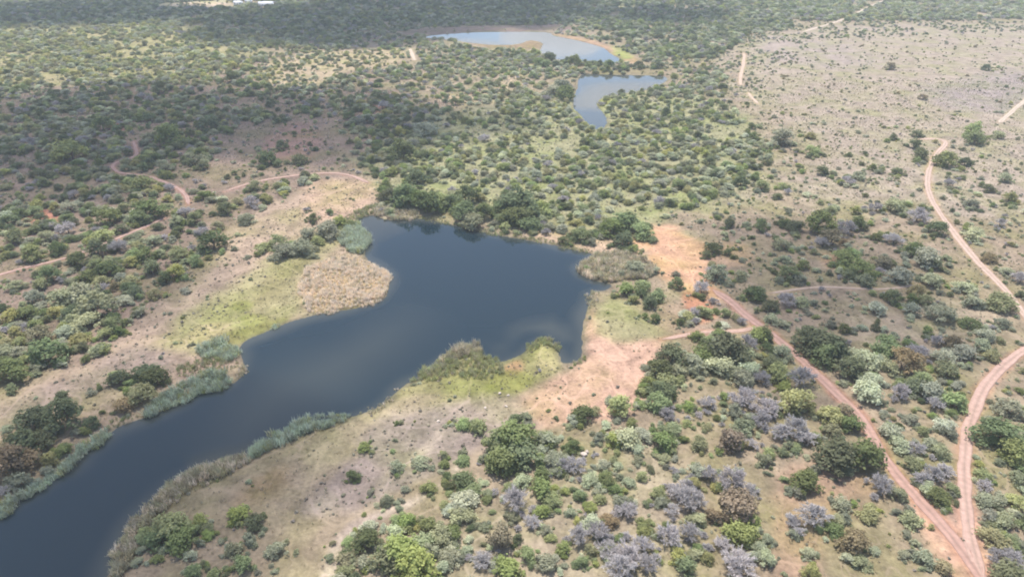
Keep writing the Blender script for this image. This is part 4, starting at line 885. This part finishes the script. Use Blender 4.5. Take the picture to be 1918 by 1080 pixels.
for i, (px, py) in enumerate([(909, 765), (948, 762), (952, 741), (821, 790)]):
    rock('pale_stone', px, py, (.5, .4, .28), 11 + i, 'small pinkish stone on the eroded grey bank', 'pinkish stones on the eroded bank')
def snag():
    g = np.random.default_rng(5); V, F = [], []; x, y = gp(12, 945); z = WL
    tube(V, F, (-2.5, 1.2, .5), (0, 0, .35), .14, .11, 7); tube(V, F, (0, 0, .35), (2.4, -1.2, .05), .11, .05, 7)
    for i in range(14):
        t = g.uniform(0, 1); p = np.array([-2 + 4 * t, 1 - 2 * t, .4 - .2 * t]); d = g.normal(size=3) * np.array([.9, .9, .5]) + np.array([.4, -.3, .35]); m_ = p + d * .6; e = m_ + d * .5 + g.normal(0, .15, 3)
        tube(V, F, p, m_, .05, .035, 5); tube(V, F, m_, e, .035, .012, 5)
    me = mesh_np('dead_snag', V, F, MDEAD, True); tag(link('dead_snag', me, loc=(x, y, z)), 'dead grey branch lying half in the water below the reeds', 'dead branch')
snag()

# ------------------------------------------------------------------ far white houses
MWALL = mat_plain('white_plaster', (.80, .80, .78), .8, .05); MROOF = mat_plain('pale_metal_roof', (.62, .62, .64), .5, .06); MGLASS = mat_plain('dark_window', (.05, .06, .07), .15, .1); MDOOR = mat_plain('brown_door', (.18, .11, .07), .6, .1)
def box(name, parent, c, s, mat):
    a = np.array(c); h = np.array(s) / 2; V = [a + h * np.array(q) for q in ((-1,-1,-1),(1,-1,-1),(1,1,-1),(-1,1,-1),(-1,-1,1),(1,-1,1),(1,1,1),(-1,1,1))]
    return link(name, mesh_np(name, V, [(0,3,2,1),(4,5,6,7),(0,1,5,4),(1,2,6,5),(2,3,7,6),(3,0,4,7)], mat), parent)
HL = ['long white farm house with a pale roof at the woodland edge', 'white cottage next to the long farm house', 'small white shed set back behind the cottages']
for ((px, py), W, D, rz), (x, y), lb in zip(HOUSES, HXY, HL):
    r_ = link('farm_house', None, loc=(x, y, h1(x, y))); r_.rotation_euler = (0, 0, rz); tag(r_, lb, 'house')
    box('wall', r_, (0, 0, 1.4), (W, D, 3.2), MWALL)
    o = .5; z0, z1 = 2.95, 2.95 + D * .24; t = .14
    V = [(-W/2-o,-D/2-o,z0),(W/2+o,-D/2-o,z0),(W/2+o,0,z1),(-W/2-o,0,z1),(W/2+o,D/2+o,z0),(-W/2-o,D/2+o,z0)]; V = V + [(a, b, c + t) for a, b, c in V]
    link('roof', mesh_np('roof', V, [(0,3,2,1),(3,5,4,2),(6,7,8,9),(9,8,10,11),(0,1,7,6),(5,11,10,4),(1,2,8,7),(2,4,10,8),(3,0,6,9),(5,3,9,11)], MROOF), r_)
    for s in (-1, 1):
        gv = [(s*(W/2-.02),-D/2,2.9),(s*(W/2-.02),D/2,2.9),(s*(W/2-.02),0,z1-.02),(s*(W/2-.25),-D/2,2.9),(s*(W/2-.25),D/2,2.9),(s*(W/2-.25),0,z1-.02)]
        link('gable', mesh_np('gable', gv, [(0,1,2),(3,5,4)], MWALL), r_)
    n = max(2, int(W / 3.2))
    for i in range(n):
        xx = -W / 2 + W * (i + .5) / n
        if i == n // 2: box('door', r_, (xx, -D / 2 - .02, 1.0), (.95, .08, 2.1), MDOOR)
        else:
            wn = box('window', r_, (xx, -D / 2 - .02, 1.6), (1.3, .1, 1.1), MWALL); box('pane', wn, (xx, -D / 2 - .065, 1.6), (1.12, .03, .94), MGLASS)

# ------------------------------------------------------------------ clouds (they shade the land and mirror in the water)
def mat_cloud(name, dens):
    m, t = new_mat(name); out = N(t, 'OutputMaterial'); v = N(t, 'VolumePrincipled')
    v.inputs['Color'].default_value = (.98, .98, .98, 1); v.inputs['Density'].default_value = dens; v.inputs['Anisotropy'].default_value = .3
    t.links.new(v.outputs[0], out.inputs['Volume']); return m
MC = [mat_cloud('thin_cloud', .0105), mat_cloud('thick_cloud', .03), mat_cloud('bright_cloud', .004)]
def cloud(cx, cy, cz, rx, ry, rz, thick, seed):
    import bmesh
    bm = bmesh.new(); bmesh.ops.create_icosphere(bm, subdivisions=4, radius=1); V = np.array([v.co[:] for v in bm.verts])
    n = fbm(V[:, 0] * 1.3 + V[:, 2] + seed * 13.1, V[:, 1] * 1.3 - V[:, 2] + seed * 7.7, .8, seed, 3)
    V = V * (1 + .32 * n)[:, None]; V[:, 2] = np.where(V[:, 2] < 0, V[:, 2] * .45, V[:, 2]); V *= np.array([rx, ry, rz])
    for v, c in zip(bm.verts, V): v.co = c
    me = bpy.data.meshes.new('cloud'); bm.to_mesh(me); bm.free(); me.materials.append(MC[thick])
    me.polygons.foreach_set('use_smooth', np.ones(len(me.polygons), bool))
    o = link('cloud', me, loc=(cx, cy, cz)); return tag(o, 'white fair weather cloud drifting over the bushveld', 'cloud', kind='structure')
CZ = 1100.0
SHADE = [  # px box of the shadow on the ground, thick?, vertical radius
 ((-160, 6, 430, 50), 1, 75), ((380, 12, 900, 86), 1, 75), ((850, -14, 1110, 50), 1, 75), ((1080, 14, 1380, 46), 1, 60), ((560, -22, 1150, 14), 1, 75),
 ((-150, 150, 520, 330), 0, 85), ((380, 165, 860, 300), 0, 80), ((-200, 260, 330, 420), 0, 70), ((640, 195, 1010, 262), 0, 60),
 ((1340, 400, 1740, 680), 0, 55), ((-100, 690, 620, 1120), 0, 90), ((200, 470, 420, 620), 0, 30), ((1380, 640, 1560, 780), 0, 40),
]
for i, ((x0, y0, x1, y1), th_, rz) in enumerate(SHADE):
    yf = gp(0, max(y0, -60))[1]; yn = gp(0, y1)[1]; ym = (yf + yn) / 2
    dep = ym * CP + CAM_H * SP; xa, xb = (x0 - CX) / FPX * dep, (x1 - CX) / FPX * dep
    cz = CZ + 37 * (i % 3)
    cloud((xa + xb) / 2 + sdir.x / sdir.z * cz, ym + sdir.y / sdir.z * cz, cz, (xb - xa) / 2 * 1.05, (yf - yn) / 2 * 1.05, rz, th_, 20 + i)
cg = np.random.default_rng(77)
for i in range(170):                            # unseen cloud field all round, thinned and crowded to brighten pond reflections
    a = cg.uniform(0, 6.283); d = cg.uniform(3300, 14000); cx_, cy_ = d * math.sin(a), d * math.cos(a)
    s = cg.uniform(300, 800); cloud(cx_, cy_, CZ + cg.uniform(0, 300), s * cg.uniform(.9, 1.6), s * cg.uniform(.8, 1.2), s * cg.uniform(.25, .4), 2, 60 + i)

# ------------------------------------------------------------------ haze
m, t = new_mat('haze_air'); o_ = N(t, 'OutputMaterial'); v_ = N(t, 'VolumePrincipled'); v_.inputs['Color'].default_value = (.80, .90, 1, 1); v_.inputs['Density'].default_value = .00019; v_.inputs['Anisotropy'].default_value = .2
t.links.new(v_.outputs[0], o_.inputs['Volume'])
hz = box('haze', None, (0, 5000, 70.5 - 1.5), (180000, 26000, 145), m); tag(hz, 'thin pale haze in the air over the whole valley', 'haze', kind='stuff')
